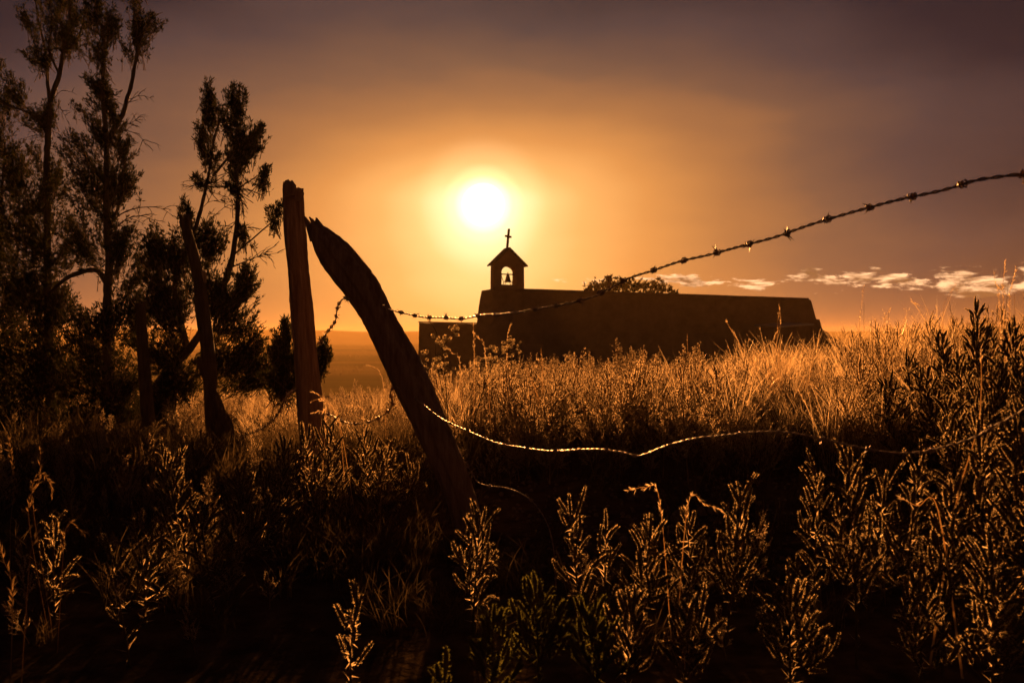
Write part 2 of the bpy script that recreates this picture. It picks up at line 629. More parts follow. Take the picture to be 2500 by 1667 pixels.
def build_haze():
    b = MB()
    b.box((-1900, -1900, -14.5), (1900, 1900, 15))
    m, nt, out = new_mat('haze_air')
    pv = nt.nodes.new('ShaderNodeVolumePrincipled')
    pv.inputs['Color'].default_value = (0.95, 0.66, 0.32, 1)
    pv.inputs['Density'].default_value = HAZE_DENSITY
    pv.inputs['Anisotropy'].default_value = HAZE_G
    nt.links.new(pv.outputs[0], out.inputs['Volume'])
    o = b.build('haze', m)
    tag(o, 'sunlit dusty evening haze over the plain', kind='stuff')


build_haze()

# ------------------------------------------------------------------ church
CH0 = np.array([-1.9, 50.0])
CHW = np.array([math.cos(math.radians(-3)), math.sin(math.radians(-3))])
CHN = np.array([-CHW[1], CHW[0]])
CH_BASE = -1.55


def wall_sz(px, row, off=0.0):
    """photo point on the plane of the long wall (moved back by off) -> along-wall metres, height"""
    u = (px - CX) / F
    c = CH0 + CHN * off
    s = (c[1] * u - c[0]) / (CHW[0] - CHW[1] * u)
    Y = c[1] + CHW[1] * s
    return s, EYE + (HZ - row) / F * Y


def wall_xyz(s, n, z):
    p = CH0 + CHW * s + CHN * n
    return np.array([p[0], p[1], z])


def prism(outline, n0, n1, name, mat, parent, grid=0.45, rough=0.05, batter=0.0, seed=1, hole=None):
    """solid with an (s, z) outline in the plane of the long wall, from depth n0 to n1; faces cut up and made uneven like adobe"""
    import bmesh
    bm = bmesh.new()
    f0 = [bm.verts.new((s, n0 + batter * max(0.0, z - CH_BASE), z)) for s, z in outline]
    f1 = [bm.verts.new((s, n1 - batter * max(0.0, z - CH_BASE), z)) for s, z in outline]
    k = len(outline)
    bm.faces.new(f0)
    bm.faces.new(f1[::-1])
    for i in range(k):
        bm.faces.new((f0[i], f1[i], f1[(i + 1) % k], f0[(i + 1) % k]))
    bmesh.ops.recalc_face_normals(bm, faces=bm.faces)
    if grid:
        smin = min(s for s, z in outline)
        smax = max(s for s, z in outline)
        zmin = min(z for s, z in outline)
        zmax = max(z for s, z in outline)
        for ax, lo, hi in ((0, smin, smax), (2, zmin, zmax), (1, n0, n1)):
            m = int((hi - lo) / grid)
            for i in range(1, m):
                co = [0, 0, 0]
                no = [0, 0, 0]
                co[ax] = lo + (hi - lo) * i / m
                no[ax] = 1
                bmesh.ops.bisect_plane(bm, geom=bm.verts[:] + bm.edges[:] + bm.faces[:], plane_co=co, plane_no=no, dist=1e-4)
        for v in bm.verts:
            x, y, z = v.co
            d = rough * float(vnoise(np.array(x * 1.7 + y), np.array(z * 2.1 + y * 0.7), seed))
            d2 = rough * float(vnoise(np.array(x * 1.1 + 9), np.array(z * 1.3 + y), seed + 5))
            v.co.y += d
            v.co.x += d2
            v.co.z += 0.35 * rough * float(vnoise(np.array(x * 1.5), np.array(y * 1.3), seed + 9))
    bmesh.ops.triangulate(bm, faces=bm.faces)
    for v in bm.verts:
        v.co = wall_xyz(v.co.x, v.co.y, v.co.z)
    me = bpy.data.meshes.new(name)
    bm.to_mesh(me)
    bm.free()
    me.materials.append(mat)
    o = link(name, me, parent)
    o.matrix_parent_inverse = parent.matrix_world.inverted() if parent else Matrix()
    return o


def local(o, parent):
    """keep world coordinates of the mesh under an empty that stands elsewhere"""
    o.matrix_parent_inverse = Matrix.Translation(parent.location).inverted()
    return o


def build_church():
    root = empty('church', wall_xyz(10, 4, CH_BASE))
    bpy.context.view_layer.update()
    pts = [(1150, 905), (1156, 830), (1163, 788), (1168, 752), (1176, 709), (1204, 704), (1400, 710), (1700, 720), (1975, 729), (1983, 733), (1996, 777), (2004, 812), (2012, 905)]
    ol = []
    for px, r in pts:
        s, z = wall_sz(px, min(r, 860))
        ol.append((s, CH_BASE if r > 860 else z))
    local(prism(ol, 0, 9.0, 'nave', M_adobe, root, grid=0.6, rough=0.11, batter=0.03), root)
    # thin mud cap along the top of the long wall
    cap = []
    top = []
    for px, r in [(1205, 704), (1400, 710), (1700, 720), (1974, 729)]:
        s, z = wall_sz(px, r)
        top.append((s, z))
    cap = [(s, z + 0.04) for s, z in top] + [(s, z - 0.16) for s, z in top[::-1]]
    local(prism(cap, -0.02, 0.55, 'coping', M_adobe2, root, grid=0.7, rough=0.03, seed=4), root)
    # stepped buttress at the right end
    bt = []
    for px, r in [(1992, 905), (1994, 778), (2006, 780), (2011, 800), (2014, 806), (2022, 809), (2036, 822), (2062, 838), (2085, 856), (2100, 905)]:
        s, z = wall_sz(px, min(r, 858))
        bt.append((s, CH_BASE - 0.2 if r > 880 else z))
    local(prism(bt, 0.4, 3.4, 'buttress', M_adobe, root, grid=0.5, rough=0.05, seed=6), root)
    # front buttress at the left end
    bl = []
    for px, r in [(1141, 905), (1147, 850), (1156, 812), (1161, 793), (1172, 790), (1176, 905)]:
        s, z = wall_sz(px, min(r, 858))
        bl.append((s, CH_BASE - 0.2 if r > 880 else z))
    local(prism(bl, 0.25, 2.6, 'buttress', M_adobe, root, grid=0.4, rough=0.05, seed=8), root)

    # belfry: a pierced wall with a gable roof, bell and cross, set at an angle to the long wall
    off = 1.1
    global CHW, CHN, CH0
    keep = (CHW, CHN, CH0)
    pc = Wp(1240, 700, 51.3)
    CHW = np.array([math.cos(math.radians(24)), math.sin(math.radians(24))])
    CHN = np.array([-CHW[1], CHW[0]])
    CH0 = pc[:2] - CHN * off
    sL, _ = wall_sz(1207, 690, off)
    sR, _ = wall_sz(1280, 690, off)
    zb = wall_sz(1240, 707, off)[1]
    ze = wall_sz(1240, 647, off)[1]
    za = wall_sz(1244, 607, off)[1]
    n0, n1 = off, off + 0.62
    b = MB()
    hw = 0.49
    sc = (sL + sR) / 2 - 0.02
    h0 = wall_sz(1240, 695, off)[1]
    h1 = wall_sz(1240, 664, off)[1]
    arch = [(sc - hw, h0), (sc - hw, h1)] + [(sc - hw * math.cos(a), h1 + 0.36 * math.sin(a)) for a in np.linspace(0.2, math.pi - 0.2, 9)] + [(sc + hw, h1), (sc + hw, h0)]
    apex = (sc, za - 0.06)
    outer = [(sL, zb - 0.3), (sL, h0), (sL + 0.01, h1), (sL + 0.02, ze), apex, (sR - 0.02, ze), (sR - 0.01, h1), (sR, h0), (sR, zb - 0.3)]
    # strips between outline and opening
    def quad(a, bq, c, d, na, nb):
        pass
    ringi = arch
    ringo = [(sL, h0), (sL + 0.01, h1)]
    for (s, z) in arch[2:-2]:
        f = (s - (sc - hw)) / (2 * hw)
        if f < 0.5:
            g = f / 0.5
            ringo.append((sL + 0.02 + (apex[0] - sL - 0.02) * g, ze + (apex[1] - ze) * g))
        else:
            g = (f - 0.5) / 0.5
            ringo.append((apex[0] + (sR - 0.02 - apex[0]) * g, apex[1] + (ze - apex[1]) * g))
    ringo[2] = (sL + 0.02, ze)
    ringo += [(sR - 0.01, h1), (sR, h0)]
    ringo[-3] = (sR - 0.02, ze)
    k = len(arch)
    V = [wall_xyz(s, n0, z) for s, z in ringi] + [wall_xyz(s, n0, z) for s, z in ringo] + [wall_xyz(s, n1, z) for s, z in ringi] + [wall_xyz(s, n1, z) for s, z in ringo]
    T = []
    for i in range(k - 1):
        a, c = i, i + 1
        T += [(a, c, k + c), (a, k + c, k + a), (2 * k + a, 3 * k + c, 2 * k + c), (2 * k + a, 3 * k + a, 3 * k + c)]
        T += [(a, 2 * k + c, c), (a, 2 * k + a, 2 * k + c), (k + a, k + c, 3 * k + c), (k + a, 3 * k + c, 3 * k + a)]
    b.add(V, T)
    # sill block under the opening
    lo = [(sL, zb - 0.4), (sR, zb - 0.4), (sR, h0), (sL, h0)]
    V = [wall_xyz(s, n, z) for n in (n0, n1) for s, z in lo]
    q = [(0, 1, 2, 3), (7, 6, 5, 4), (0, 4, 5, 1), (1, 5, 6, 2), (2, 6, 7, 3), (3, 7, 4, 0)]
    b.add(V, [t for a, c, d, e in q for t in ((a, c, d), (a, d, e))])
    bel = local(b.build('belfry', M_adobe, root), root)
    # roof: two thick slopes overhanging the gable
    b = MB()
    eL, eR = sL - 0.16, sR + 0.18
    zE = ze - 0.07
    for (s0, s1) in ((eL, sc), (eR, sc)):
        V = []
        for n in (n0 - 0.14, n1 + 0.14):
            V += [wall_xyz(s0, n, zE), wall_xyz(s1, n, za), wall_xyz(s1, n, za + 0.08), wall_xyz(s0, n, zE + 0.08)]
        b.add(V, [t for a, c, d, e in q for t in ((a, c, d), (a, d, e))])
    rf = local(b.build('roof', M_roofing, root, fix=True), root)
    # cross, leaning a little
    b = MB()
    c0 = wall_xyz(sc, (n0 + n1) / 2, za + 0.02)
    up = np.array([0.095, 0, 1.0])
    ar = np.array([*(CHW * 0.42 + CHN * 0.2), -0.02])
    Hc = 1.2
    sd = np.array([*CHW, 0]) * 0.05
    dp = np.array([*CHN, 0]) * 0.05

    def bar(p, qq, s1, s2):
        V = [p - s1 - s2, p + s1 - s2, p + s1 + s2, p - s1 + s2, qq - s1 - s2, qq + s1 - s2, qq + s1 + s2, qq - s1 + s2]
        qd = [(0, 3, 2, 1), (4, 5, 6, 7), (0, 1, 5, 4), (1, 2, 6, 5), (2, 3, 7, 6), (3, 0, 4, 7)]
        b.add(V, [t for a, c, d, e in qd for t in ((a, c, d), (a, d, e))])
    bar(c0 - up * 0.1, c0 + up * Hc, sd * 1.25, dp)
    m0 = c0 + up * Hc * 0.615
    bar(m0 - ar * 0.62, m0 + ar * 0.62, np.array([0.006, 0, 0.055]), dp * 1.06)
    local(b.build('cross', M_wood, root, fix=True), root)
    # bell with yoke and curved iron cradle
    bc = wall_xyz(sc + 0.05, (n0 + n1) / 2, wall_sz(1242, 688, off)[1])
    b = MB()
    b.lathe([(0.0, 0.44), (0.06, 0.44), (0.10, 0.40), (0.13, 0.28), (0.16, 0.14), (0.21, 0.03), (0.24, 0.0), (0.22, 0.0), (0.15, 0.12), (0.0, 0.3)], 18, 0, bc)
    bell = local(b.build('bell', M_bronze, root, smooth=True, fix=True), root)
    b = MB()
    w3 = np.array([*CHW, 0])
    b.tube([bc + w3 * (-0.5) + [0, 0, 0.47], bc + w3 * 0.5 + [0, 0, 0.47]], 0.035, 6)
    b.tube([bc + [0, 0, 0.43], bc + [0, 0, 0.60]], [0.06, 0.02], 6)
    for sg in (-1, 1):
        b.tube([bc + w3 * sg * a + [0, 0, z] for a, z in ((0.46, 0.47), (0.40, 0.30), (0.30, 0.05), (0.27, -0.08), (0.33, -0.16))], 0.022, 5)
        b.tube([bc + w3 * sg * a + [0, 0, z] for a, z in ((0.02, 0.02), (0.12, -0.02), (0.17, -0.09), (0.19, -0.17))], 0.018, 5)
    local(b.build('bell_cradle', M_iron, root), root)
    CHW, CHN, CH0 = keep
    # chimney pipe standing behind the long wall
    cp = Wp(1487, 705, 53.0)
    b = MB()
    b.lathe([(0.11, -1.2), (0.11, 0.62), (0.0, 0.62)], 12, 0, cp)
    ch = local(b.build('chimney', M_iron, root), root)
    b = MB()
    b.lathe([(0.0, 0.62), (0.17, 0.62), (0.175, 0.80), (0.02, 0.83), (0.0, 0.83)], 12, 0, cp + np.array([0, 0, 0.003]))
    local(b.build('chimney_cap', M_iron, root), root)
    tag(root, 'long dark adobe church with a gabled bell tower and leaning cross, below the sun', 'church')


build_church()


def build_yard_wall():
    root = empty('adobe_wall', wall_xyz(-3.2, 1.0, -1.3))
    a = Wp(1023, 788, 50.0)
    c = Wp(1168, 791, 51.0)
    import bmesh
    bm = bmesh.new()
    nx, nz = 16, 9
    zb = -1.55
    th = 0.55
    grid = {}
    for f in (0, 1):
        for i in range(nx + 1):
            for j in range(nz + 1):
                t, w = i / nx, j / nz
                p = a * (1 - t) + c * t
                z = zb + (p[2] - zb) * w
                lean = (0.06 * (1 - w)) * (-1 if t < 0.5 else 0)
                n = 0.03 * float(vnoise(np.array(p[0] * 3), np.array(z * 3), 31 + f))
                grid[f, i, j] = bm.verts.new((p[0] - (lean if i == 0 else 0) * -1 + n * 0.4, p[1] + f * th + n, z + (0.02 * float(vnoise(np.array(p[0] * 4.0), np.array(0.3), 33)) if j == nz else 0)))
    for i in range(nx):
        for j in range(nz):
            bm.faces.new((grid[0, i, j], grid[0, i + 1, j], grid[0, i + 1, j + 1], grid[0, i, j + 1]))
            bm.faces.new((grid[1, i, j], grid[1, i, j + 1], grid[1, i + 1, j + 1], grid[1, i + 1, j]))
    for i in range(nx):
        bm.faces.new((grid[0, i, nz], grid[0, i + 1, nz], grid[1, i + 1, nz], grid[1, i, nz]))
    for j in range(nz):
        bm.faces.new((grid[0, 0, j], grid[0, 0, j + 1], grid[1, 0, j + 1], grid[1, 0, j]))
        bm.faces.new((grid[0, nx, j], grid[1, nx, j], grid[1, nx, j + 1], grid[0, nx, j + 1]))
    bmesh.ops.recalc_face_normals(bm, faces=bm.faces)
    me = bpy.data.meshes.new('wall_body')
    bm.to_mesh(me)
    bm.free()
    me.materials.append(M_adobe2)
    local(link('wall_body', me, root), root)
    b = MB()
    d = (c - a)
    for f in (0,):
        p0 = a + np.array([-0.04, -0.05, 0.012])
        p1 = c + np.array([0, -0.05, 0.012])
        V = [p0, p1, p1 + [0, th + 0.1, 0], p0 + [0, th + 0.1, 0]]
        V = V + [v + np.array([0, 0, 0.07]) for v in V]
        qd = [(0, 3, 2, 1), (4, 5, 6, 7), (0, 1, 5, 4), (1, 2, 6, 5), (2, 3, 7, 6), (3, 0, 4, 7)]
        b.add(V, [t for a_, c_, d_, e_ in qd for t in ((a_, c_, d_), (a_, d_, e_))])
    local(b.build('wall_cap', M_adobe, root), root)
    tag(root, 'low flat topped adobe wall joining the left end of the church', 'wall')


build_yard_wall()


def build_shed():
    root = empty('lean_to_shed', Wp(1950, 850, 45.0) * np.array([1, 1, 0]) + np.array([0, 0, -1.4]))
    Y = 45.0
    a, c = Wp(1905, 800, Y + 0.2), Wp(1978, 794, Y + 1.2)
    b = MB()
    dpt = np.array([-0.6, 2.3, 0.0])
    V = [np.array([a[0], a[1], -1.7]), np.array([c[0], c[1], -1.7]), c, a]
    V2 = [v + dpt for v in V]
    qd = [(0, 1, 2, 3), (7, 6, 5, 4), (0, 4, 5, 1), (1, 5, 6, 2), (2, 6, 7, 3), (3, 7, 4, 0)]
    b.add(V + V2, [t for w, x, y, z in qd for t in ((w, x, y), (w, y, z))])
    local(b.build('shed_wall', M_adobe2, root), root)
    b = MB()
    e = np.array([0.0, 0.0, 0.006])
    p = [a + e + [-0.12, -0.18, 0], c + e + [0.14, -0.18, 0], c + e + dpt + [0.14, 0.0, 0.10], a + e + dpt + [-0.12, 0.0, 0.10]]
    V = p + [v + np.array([0, 0, 0.085]) for v in p]
    b.add(V, [t for w, x, y, z in [(0, 3, 2, 1), (4, 5, 6, 7), (0, 1, 5, 4), (1, 2, 6, 5), (2, 3, 7, 6), (3, 0, 4, 7)] for t in ((w, x, y), (w, y, z))])
    local(b.build('tin_roof', M_tin, root), root)
    # sloping side of earth and plaster towards the right
    b = MB()
    V = []
    for yy in (Y + 1.4, Y + 3.6):
        V += [Wp(1978, 796, yy), Wp(2010, 815, yy), Wp(2052, 842, yy), np.array([Wp(2060, 842, yy)[0], yy, -1.7]), np.array([Wp(1978, 796, yy)[0], yy, -1.7])]
    T = [(0, 4, 3), (0, 3, 1), (1, 3, 2), (5, 8, 9), (5, 6, 8), (6, 7, 8)]
    for i in range(5):
        j = (i + 1) % 5
        T += [(i, j, 5 + j), (i, 5 + j, 5 + i)]
    b.add(V, T)
    local(b.build('side_wall', M_adobe2, root), root)
    tag(root, 'low lean-to shed with a pale tin roof edge at the right end of the church', 'shed')
    # bent pipe by the shed
    b = MB()
    base = Wp(2081, 870, 46.0)
    pts = [base] + [Wp(2081, r, 46.0) for r in (850, 830, 822)] + [Wp(2082.5, 817.5, 46), Wp(2084.5, 816.5, 46.0), Wp(2086, 819, 46)]
    pts[0][2] = float(ground_z(pts[0][0], 46.0)) - 0.1
    b.tube(pts, 0.035, 6)
    o = b.build('bent_pipe', M_iron)
    tag(o, 'thin dark hooked pipe standing in the grass right of the shed', 'pipe')


build_shed()


# ------------------------------------------------------------------ fence posts
def post_mesh(name, pairs, Y, dep=0.85, ns=30, jag=0.03, seed=0, groove=0.085, lean_y=0.0, mat=None):
    r = np.random.default_rng(seed)
    # interpolate the outline pairs into even rings
    P = np.array(pairs, float)
    dist = np.concatenate([[0], np.cumsum(np.hypot(*np.diff((P[:, 0] + P[:, 1]) / 2, axis=0).T))])
    m = max(16, int(dist[-1] / 11))
    tt = np.linspace(0, dist[-1], m)
    Q = np.stack([[np.interp(tt, dist, P[:, e, c]) for c in (0, 1)] for e in (0, 1)])   # side, coord, ring
    ph = r.uniform(0, 6.28, ns)
    gr = r.normal(0, groove, ns)
    th = np.arange(ns) / ns * 2 * math.pi
    V = []
    for i in range(m):
        f = i / (m - 1)
        Yi = Y + lean_y * (1 - f)
        L = Wp(Q[0, 0, i], Q[0, 1, i], Yi)
        R = Wp(Q[1, 0, i], Q[1, 1, i], Yi)
        c = (L + R) / 2
        h = (R - L) / 2
        hw = np.linalg.norm(h)
        dv = np.array([0, 1, 0]) * hw * dep
        ax = np.cross(h / hw, [0, 1, 0])
        ax = ax / np.linalg.norm(ax)
        if ax[2] < 0:
            ax = -ax
        k = 1 + gr * (0.75 + 0.5 * np.sin(ph + f * 9)) + r.normal(0, 0.012, ns) + 0.025 * math.sin(f * 23 + seed)
        ring = c + (np.cos(th) * k)[:, None] * h + (np.sin(th) * k)[:, None] * dv
        if i == 0 and jag:
            ring = ring + (r.uniform(-0.25, 1.0, ns) * jag)[:, None] * ax
            c_top = c - ax * jag * 0.4
        V.append(ring)
    V = np.array(V).reshape(-1, 3)
    i, j = np.meshgrid(np.arange(m - 1), np.arange(ns), indexing='ij')
    j2 = (j + 1) % ns
    q = np.stack([i * ns + j, i * ns + j2, (i + 1) * ns + j2, (i + 1) * ns + j], -1).reshape(-1, 4)
    t = np.concatenate([q[:, [0, 1, 2]], q[:, [0, 2, 3]]])
    V = np.vstack([V, c_top])
    jj = np.arange(ns)
    t = np.vstack([t, np.stack([np.full(ns, len(V) - 1), (jj + 1) % ns, jj], -1)])[:, ::-1]
    return mesh_from(name, V, t, mat or M_wood, smooth=False)


def sliver(points, rad, parent, name='splinter'):
    b = MB()
    b.tube(points, rad, 5, noise=0.15)
    return local(b.build(name, M_wood, parent), parent)


YL, YU = 4.02, 4.72
root = empty('leaning_post', Wp(1140, 1255, YL))
lp = [((753, 556), (781, 546)), ((761, 580), (800, 556)), ((772, 612), (832, 577)), ((790, 648), (865, 607)), ((813, 678), (893, 643)), ((846, 721), (920, 683)), ((880, 775), (948, 738)), ((911, 836), (977, 792)),
      ((946, 906), (1021, 869)), ((985, 986), (1061, 946)), ((1030, 1076), (1101, 1046)), ((1060, 1141), (1131, 1121)), ((1085, 1205), (1160, 1200)), ((1112, 1300), (1185, 1295))]
local(link('post_shaft', post_mesh('post_shaft', lp, YL, jag=0.035, seed=3, lean_y=0.12), root), root)
sliver([Wp(766, 585, YL + 0.11), Wp(758, 562, YL + 0.12), Wp(750, 542, YL + 0.12), Wp(744, 529, YL + 0.12)], [0.024, 0.022, 0.014, 0.006], root)
sliver([Wp(775, 580, YL + 0.12), Wp(769, 555, YL + 0.13), Wp(762, 540, YL + 0.13), Wp(755, 530, YL + 0.13)], [0.026, 0.022, 0.012, 0.004], root)
sliver([Wp(790, 640, YL + 0.1), Wp(776, 618, YL + 0.1), Wp(769, 604, YL + 0.1), Wp(764, 597, YL + 0.1)], [0.012, 0.009, 0.006, 0.002], root)
sliver([Wp(800, 585, YL + 0.13), Wp(788, 560, YL + 0.13), Wp(784, 546, YL + 0.13)], [0.025, 0.016, 0.004], root)
tag(root, 'thick weathered fence post bent and leaning left against the sky, split at its tip', 'fence post', 'fence posts')

def staple(px, row, Y, parent):
    c = Wp(px, row, Y)
    b = MB()
    b.tube([c + [-0.004, 0.02, 0.012], c + [-0.006, -0.004, 0.010], c + [0, -0.009, 0.0], c + [0.006, -0.004, -0.010], c + [0.004, 0.02, -0.012]], 0.0022, 5)
    local(b.build('staple', M_iron, parent), parent)


staple(938, 751, 3.885, root)
staple(1014, 973, 3.86, root)

root = empty('fence_post', Wp(760, 1120, YU))
lpp = [((689, 452), (738, 466)), ((690, 480), (741, 490)), ((691, 520), (741, 520)), ((693, 560), (745, 565)), ((700, 640), (752, 645)), ((707, 720), (761, 722)), ((712, 800), (768, 795)), ((716, 850), (772, 846)),
       ((719, 900), (778, 898)), ((724, 970), (785, 972)), ((729, 1050), (790, 1050)), ((736, 1150), (797, 1150)), ((742, 1220), (800, 1220))]
local(link('post_shaft', post_mesh('post_shaft', lpp, YU, jag=0.02, seed=11, lean_y=0.05), root), root)
sliver([Wp(703, 480, YU), Wp(700, 456, YU), Wp(702, 444, YU), Wp(706, 440, YU)], [0.026, 0.026, 0.02, 0.008], root)
sliver([Wp(712, 478, YU - 0.02), Wp(710, 452, YU - 0.02), Wp(713, 442, YU)], [0.028, 0.022, 0.006], root)
sliver([Wp(726, 490, YU), Wp(731, 468, YU), Wp(735, 460, YU)], [0.03, 0.024, 0.008], root)
sliver([Wp(714, 760, YU - 0.05), Wp(708, 735, YU - 0.06), Wp(707, 712, YU - 0.06)], [0.003, 0.006, 0.002], root)
tag(root, 'tall upright weathered fence post with a jagged broken top beside the bent post', 'fence post', 'fence posts')

root = empty('fence_post', Wp(517, 1060, 6.2))
p3 = [((437, 531), (461, 528)), ((445, 570), (468, 566)), ((457, 615), (482, 611)), ((473, 691), (501, 688)), ((478, 768), (511, 766)), ((489, 845), (521, 843)), ((497, 921), (528, 921)), ((500, 998), (527, 998)), ((505, 1110), (531, 1110))]
local(link('post_shaft', post_mesh('post_shaft', p3, 6.2, jag=0.03, seed=17, groove=0.1, mat=M_bark), root), root)
sliver([Wp(498, 690, 6.2), Wp(497, 668, 6.2), Wp(493, 660, 6.2)], [0.02, 0.018, 0.004], root, 'branch_stub')
tag(root, 'crooked dark fence post with a notched top in front of the juniper fork', 'fence post', 'fence posts')

root = empty('leaning_post', Wp(545, 1060, 5.9))
p4 = [((480, 888), (492, 884)), ((499, 934), (515, 930)), ((507, 976), (534, 968)), ((514, 1035), (558, 1025)), ((522, 1110), (572, 1100))]
local(link('post_shaft', post_mesh('post_shaft', p4, 5.9, jag=0.05, seed=23, groove=0.12, mat=M_bark), root), root)
tag(root, 'short split stake leaning on the foot of the crooked post', 'fence post', 'fence posts')

root = empty('fence_post', Wp(365, 1060, 7.6))
p5 = [((331, 744), (354, 741)), ((334, 800), (358, 800)), ((336, 870), (364, 870)), ((341, 960), (372, 960)), ((349, 1060), (379, 1060)), ((352, 1120), (382, 1120))]
local(link('post_shaft', post_mesh('post_shaft', p5, 7.6, jag=0.025, seed=29, mat=M_bark), root), root)
tag(root, 'plain dark fence post farthest along the fence, standing under the tall junipers', 'fence post', 'fence posts')

# ------------------------------------------------------------------ barbed wire


def fence_Y(px):
    return 3.19 / (1 + 1.35 * (px - CX) / F)


def resample(pts, step):
    pts = np.asarray(pts, float)
    # smooth Catmull-Rom through the points, then even steps
    P = np.vstack([2 * pts[0] - pts[1], pts, 2 * pts[-1] - pts[-2]])
    out = []
    for i in range(1, len(P) - 2):
        for t in np.linspace(0, 1, 24, endpoint=False):
            a, b, c, d = P[i - 1], P[i], P[i + 1], P[i + 2]
            out.append(0.5 * ((2 * b) + (c - a) * t + (2 * a - 5 * b + 4 * c - d) * t ** 2 + (3 * b - a - 3 * c + d) * t ** 3))
    out.append(pts[-1])
    out = np.array(out)
    s = np.concatenate([[0], np.cumsum(np.linalg.norm(np.diff(out, axis=0), axis=1))])
    n = max(4, int(s[-1] / step))
    tt = np.linspace(0, s[-1], n)
    return np.stack([np.interp(tt, s, out[:, c]) for c in range(3)], -1), s[-1]


def barb_mesh(seed):
    r = np.random.default_rng(seed)
    b = MB()
    a = np.linspace(0, 4.4 * math.pi, 26)
    b.tube(np.stack([np.linspace(-0.007, 0.007, 26), 0.0062 * np.cos(a), 0.0062 * np.sin(a)], -1), 0.0019, 5)
    for k in range(2):
        ang = r.uniform(0, 6.28)
        d1 = np.array([r.uniform(-0.5, 0.5), math.cos(ang), math.sin(ang)])
        d2 = np.array([r.uniform(-0.5, 0.5), -math.cos(ang + 0.5), -math.sin(ang + 0.5)])
        c = np.array([r.uniform(-0.006, 0.006), 0.002, -0.002])
        b.tube([c + d1 * 0.018, c + d1 * 0.006, c, c + d2 * 0.006, c + d2 * 0.017], [0.0004, 0.0018, 0.0020, 0.0018, 0.0004], 5)
    return b.mesh('barb', M_wire)


BARBS = [barb_mesh(100 + i) for i in range(4)]


PX, PY = 2.02, 0.42      # the next post of the fence, beyond the right edge of the picture


def barbed_wire(pts, label, gap=0.125, rad=0.0021, start=0.04, pitch=0.052, scale=1.0):
    path, length = resample(pts, 0.0055)
    root = empty('barbed_wire', path[0])
    n = len(path)
    tan = np.gradient(path, axis=0)
    tan /= np.linalg.norm(tan, axis=1)[:, None]
    a = np.cross(tan, [0, 0, 1.0])
    a /= np.linalg.norm(a, axis=1)[:, None]
    c = np.cross(tan, a)
    s = np.linspace(0, length, n)
    wob = 0.5 * np.sin(s * 13) + 0.4 * np.sin(s * 31 + 1)
    for k in (0, 1):
        ph = s / pitch * 2 * math.pi + wob + k * math.pi
        pp = path + 0.0022 * scale * (np.cos(ph)[:, None] * a + np.sin(ph)[:, None] * c)
        b = MB()
        b.tube(pp, rad * scale, 5)
        local(b.build('wire_strand', M_wire, root, smooth=True), root)
    t = start
    k = 0
    while t < length - 0.02:
        i = min(n - 1, int(t / length * n))
        o = link('barb', BARBS[k % 4], root)
        M = Matrix(((tan[i][0], a[i][0], c[i][0]), (tan[i][1], a[i][1], c[i][1]), (tan[i][2], a[i][2], c[i][2]))).to_4x4()
        M = Matrix.Translation(path[i]) @ M @ Matrix.Rotation(random.uniform(0, 6.28), 4, 'X')
        o.matrix_local = Matrix.Translation(-Vector(path[0])) @ M
        o.scale = (scale * 1.12,) * 3
        t += gap * random.uniform(0.85, 1.15)
        k += 1
    tag(root, label, 'barbed wire', 'strands of barbed wire')
    return root


def fpts(lst, dY=0.0):
    return [Wp(px, r, fence_Y(px) + dY) for px, r in lst]


top = [(2700, 405), (2560, 417), (2500, 424), (2437, 432), (2380, 441), (2299, 465), (2184, 490), (2063, 523), (1974, 550), (1891, 579), (1812, 600), (1730, 622), (1660, 638), (1598, 659), (1536, 679), (1487, 705), (1440, 727), (1380, 742), (1320, 752), (1250, 764),
       (1180, 769), (1127, 778), (1080, 775), (1033, 774), (985, 764), (955, 757), (935, 750)]
barbed_wire([np.array([PX - 0.02, PY + 0.07, 1.52])] + fpts(top, -0.09), 'long rusty barbed wire rising from the bent post to the upper right', gap=0.118, start=0.06)
barbed_wire([Wp(852, 733, 4.0), Wp(842, 727, 4.12), Wp(828, 740, 4.16), Wp(822, 760, 4.25), Wp(818, 785, 4.32), Wp(803, 805, 4.45), Wp(790, 825, 4.55), Wp(778, 838, 4.66), Wp(770, 845, 4.70)],
            'short slack piece of barbed wire between the bent post and the upright post', gap=0.07, start=0.05)
low = [(2760, 860), (2600, 935), (2500, 1000), (2420, 1045), (2370, 1071), (2300, 1092), (2240, 1104), (2170, 1104), (2090, 1090), (2010, 1072), (1930, 1056), (1850, 1054), (1770, 1062), (1690, 1071), (1620, 1090), (1575, 1108), (1552, 1112), (1520, 1104), (1460, 1096), (1400, 1098), (1340, 1100), (1270, 1091),
       (1210, 1080), (1150, 1055), (1100, 1033), (1068, 1015), (1030, 985), (1010, 970)]
barbed_wire([np.array([PX - 0.02, PY + 0.07, 1.02])] + fpts(low, -0.12), 'sagging barbed wire glinting in the sun low across the weeds', gap=0.14, start=0.2, scale=0.66)
barbed_wire([Wp(975, 945, 4.0), Wp(960, 947, 4.12), Wp(953, 960, 4.2), Wp(958, 985, 4.3), Wp(940, 1010, 4.4), Wp(900, 1030, 4.5), Wp(850, 1032, 4.58), Wp(800, 1010, 4.66), Wp(765, 1002, 4.68)],
            'dark slack barbed wire hanging in the weeds left of the bent post foot', gap=0.09, start=0.05)
barbed_wire([Wp(1120, 1105, 3.92), Wp(1150, 1150, 3.88), Wp(1165, 1175, 3.84), Wp(1190, 1185, 3.75), Wp(1240, 1192, 3.6), Wp(1290, 1215, 3.45), Wp(1330, 1265, 3.35), Wp(1350, 1330, 3.3), Wp(1358, 1440, 3.28)],
            'faint thin wire trailing from the foot of the bent post over the hollow', gap=0.4, start=0.3, scale=0.7)
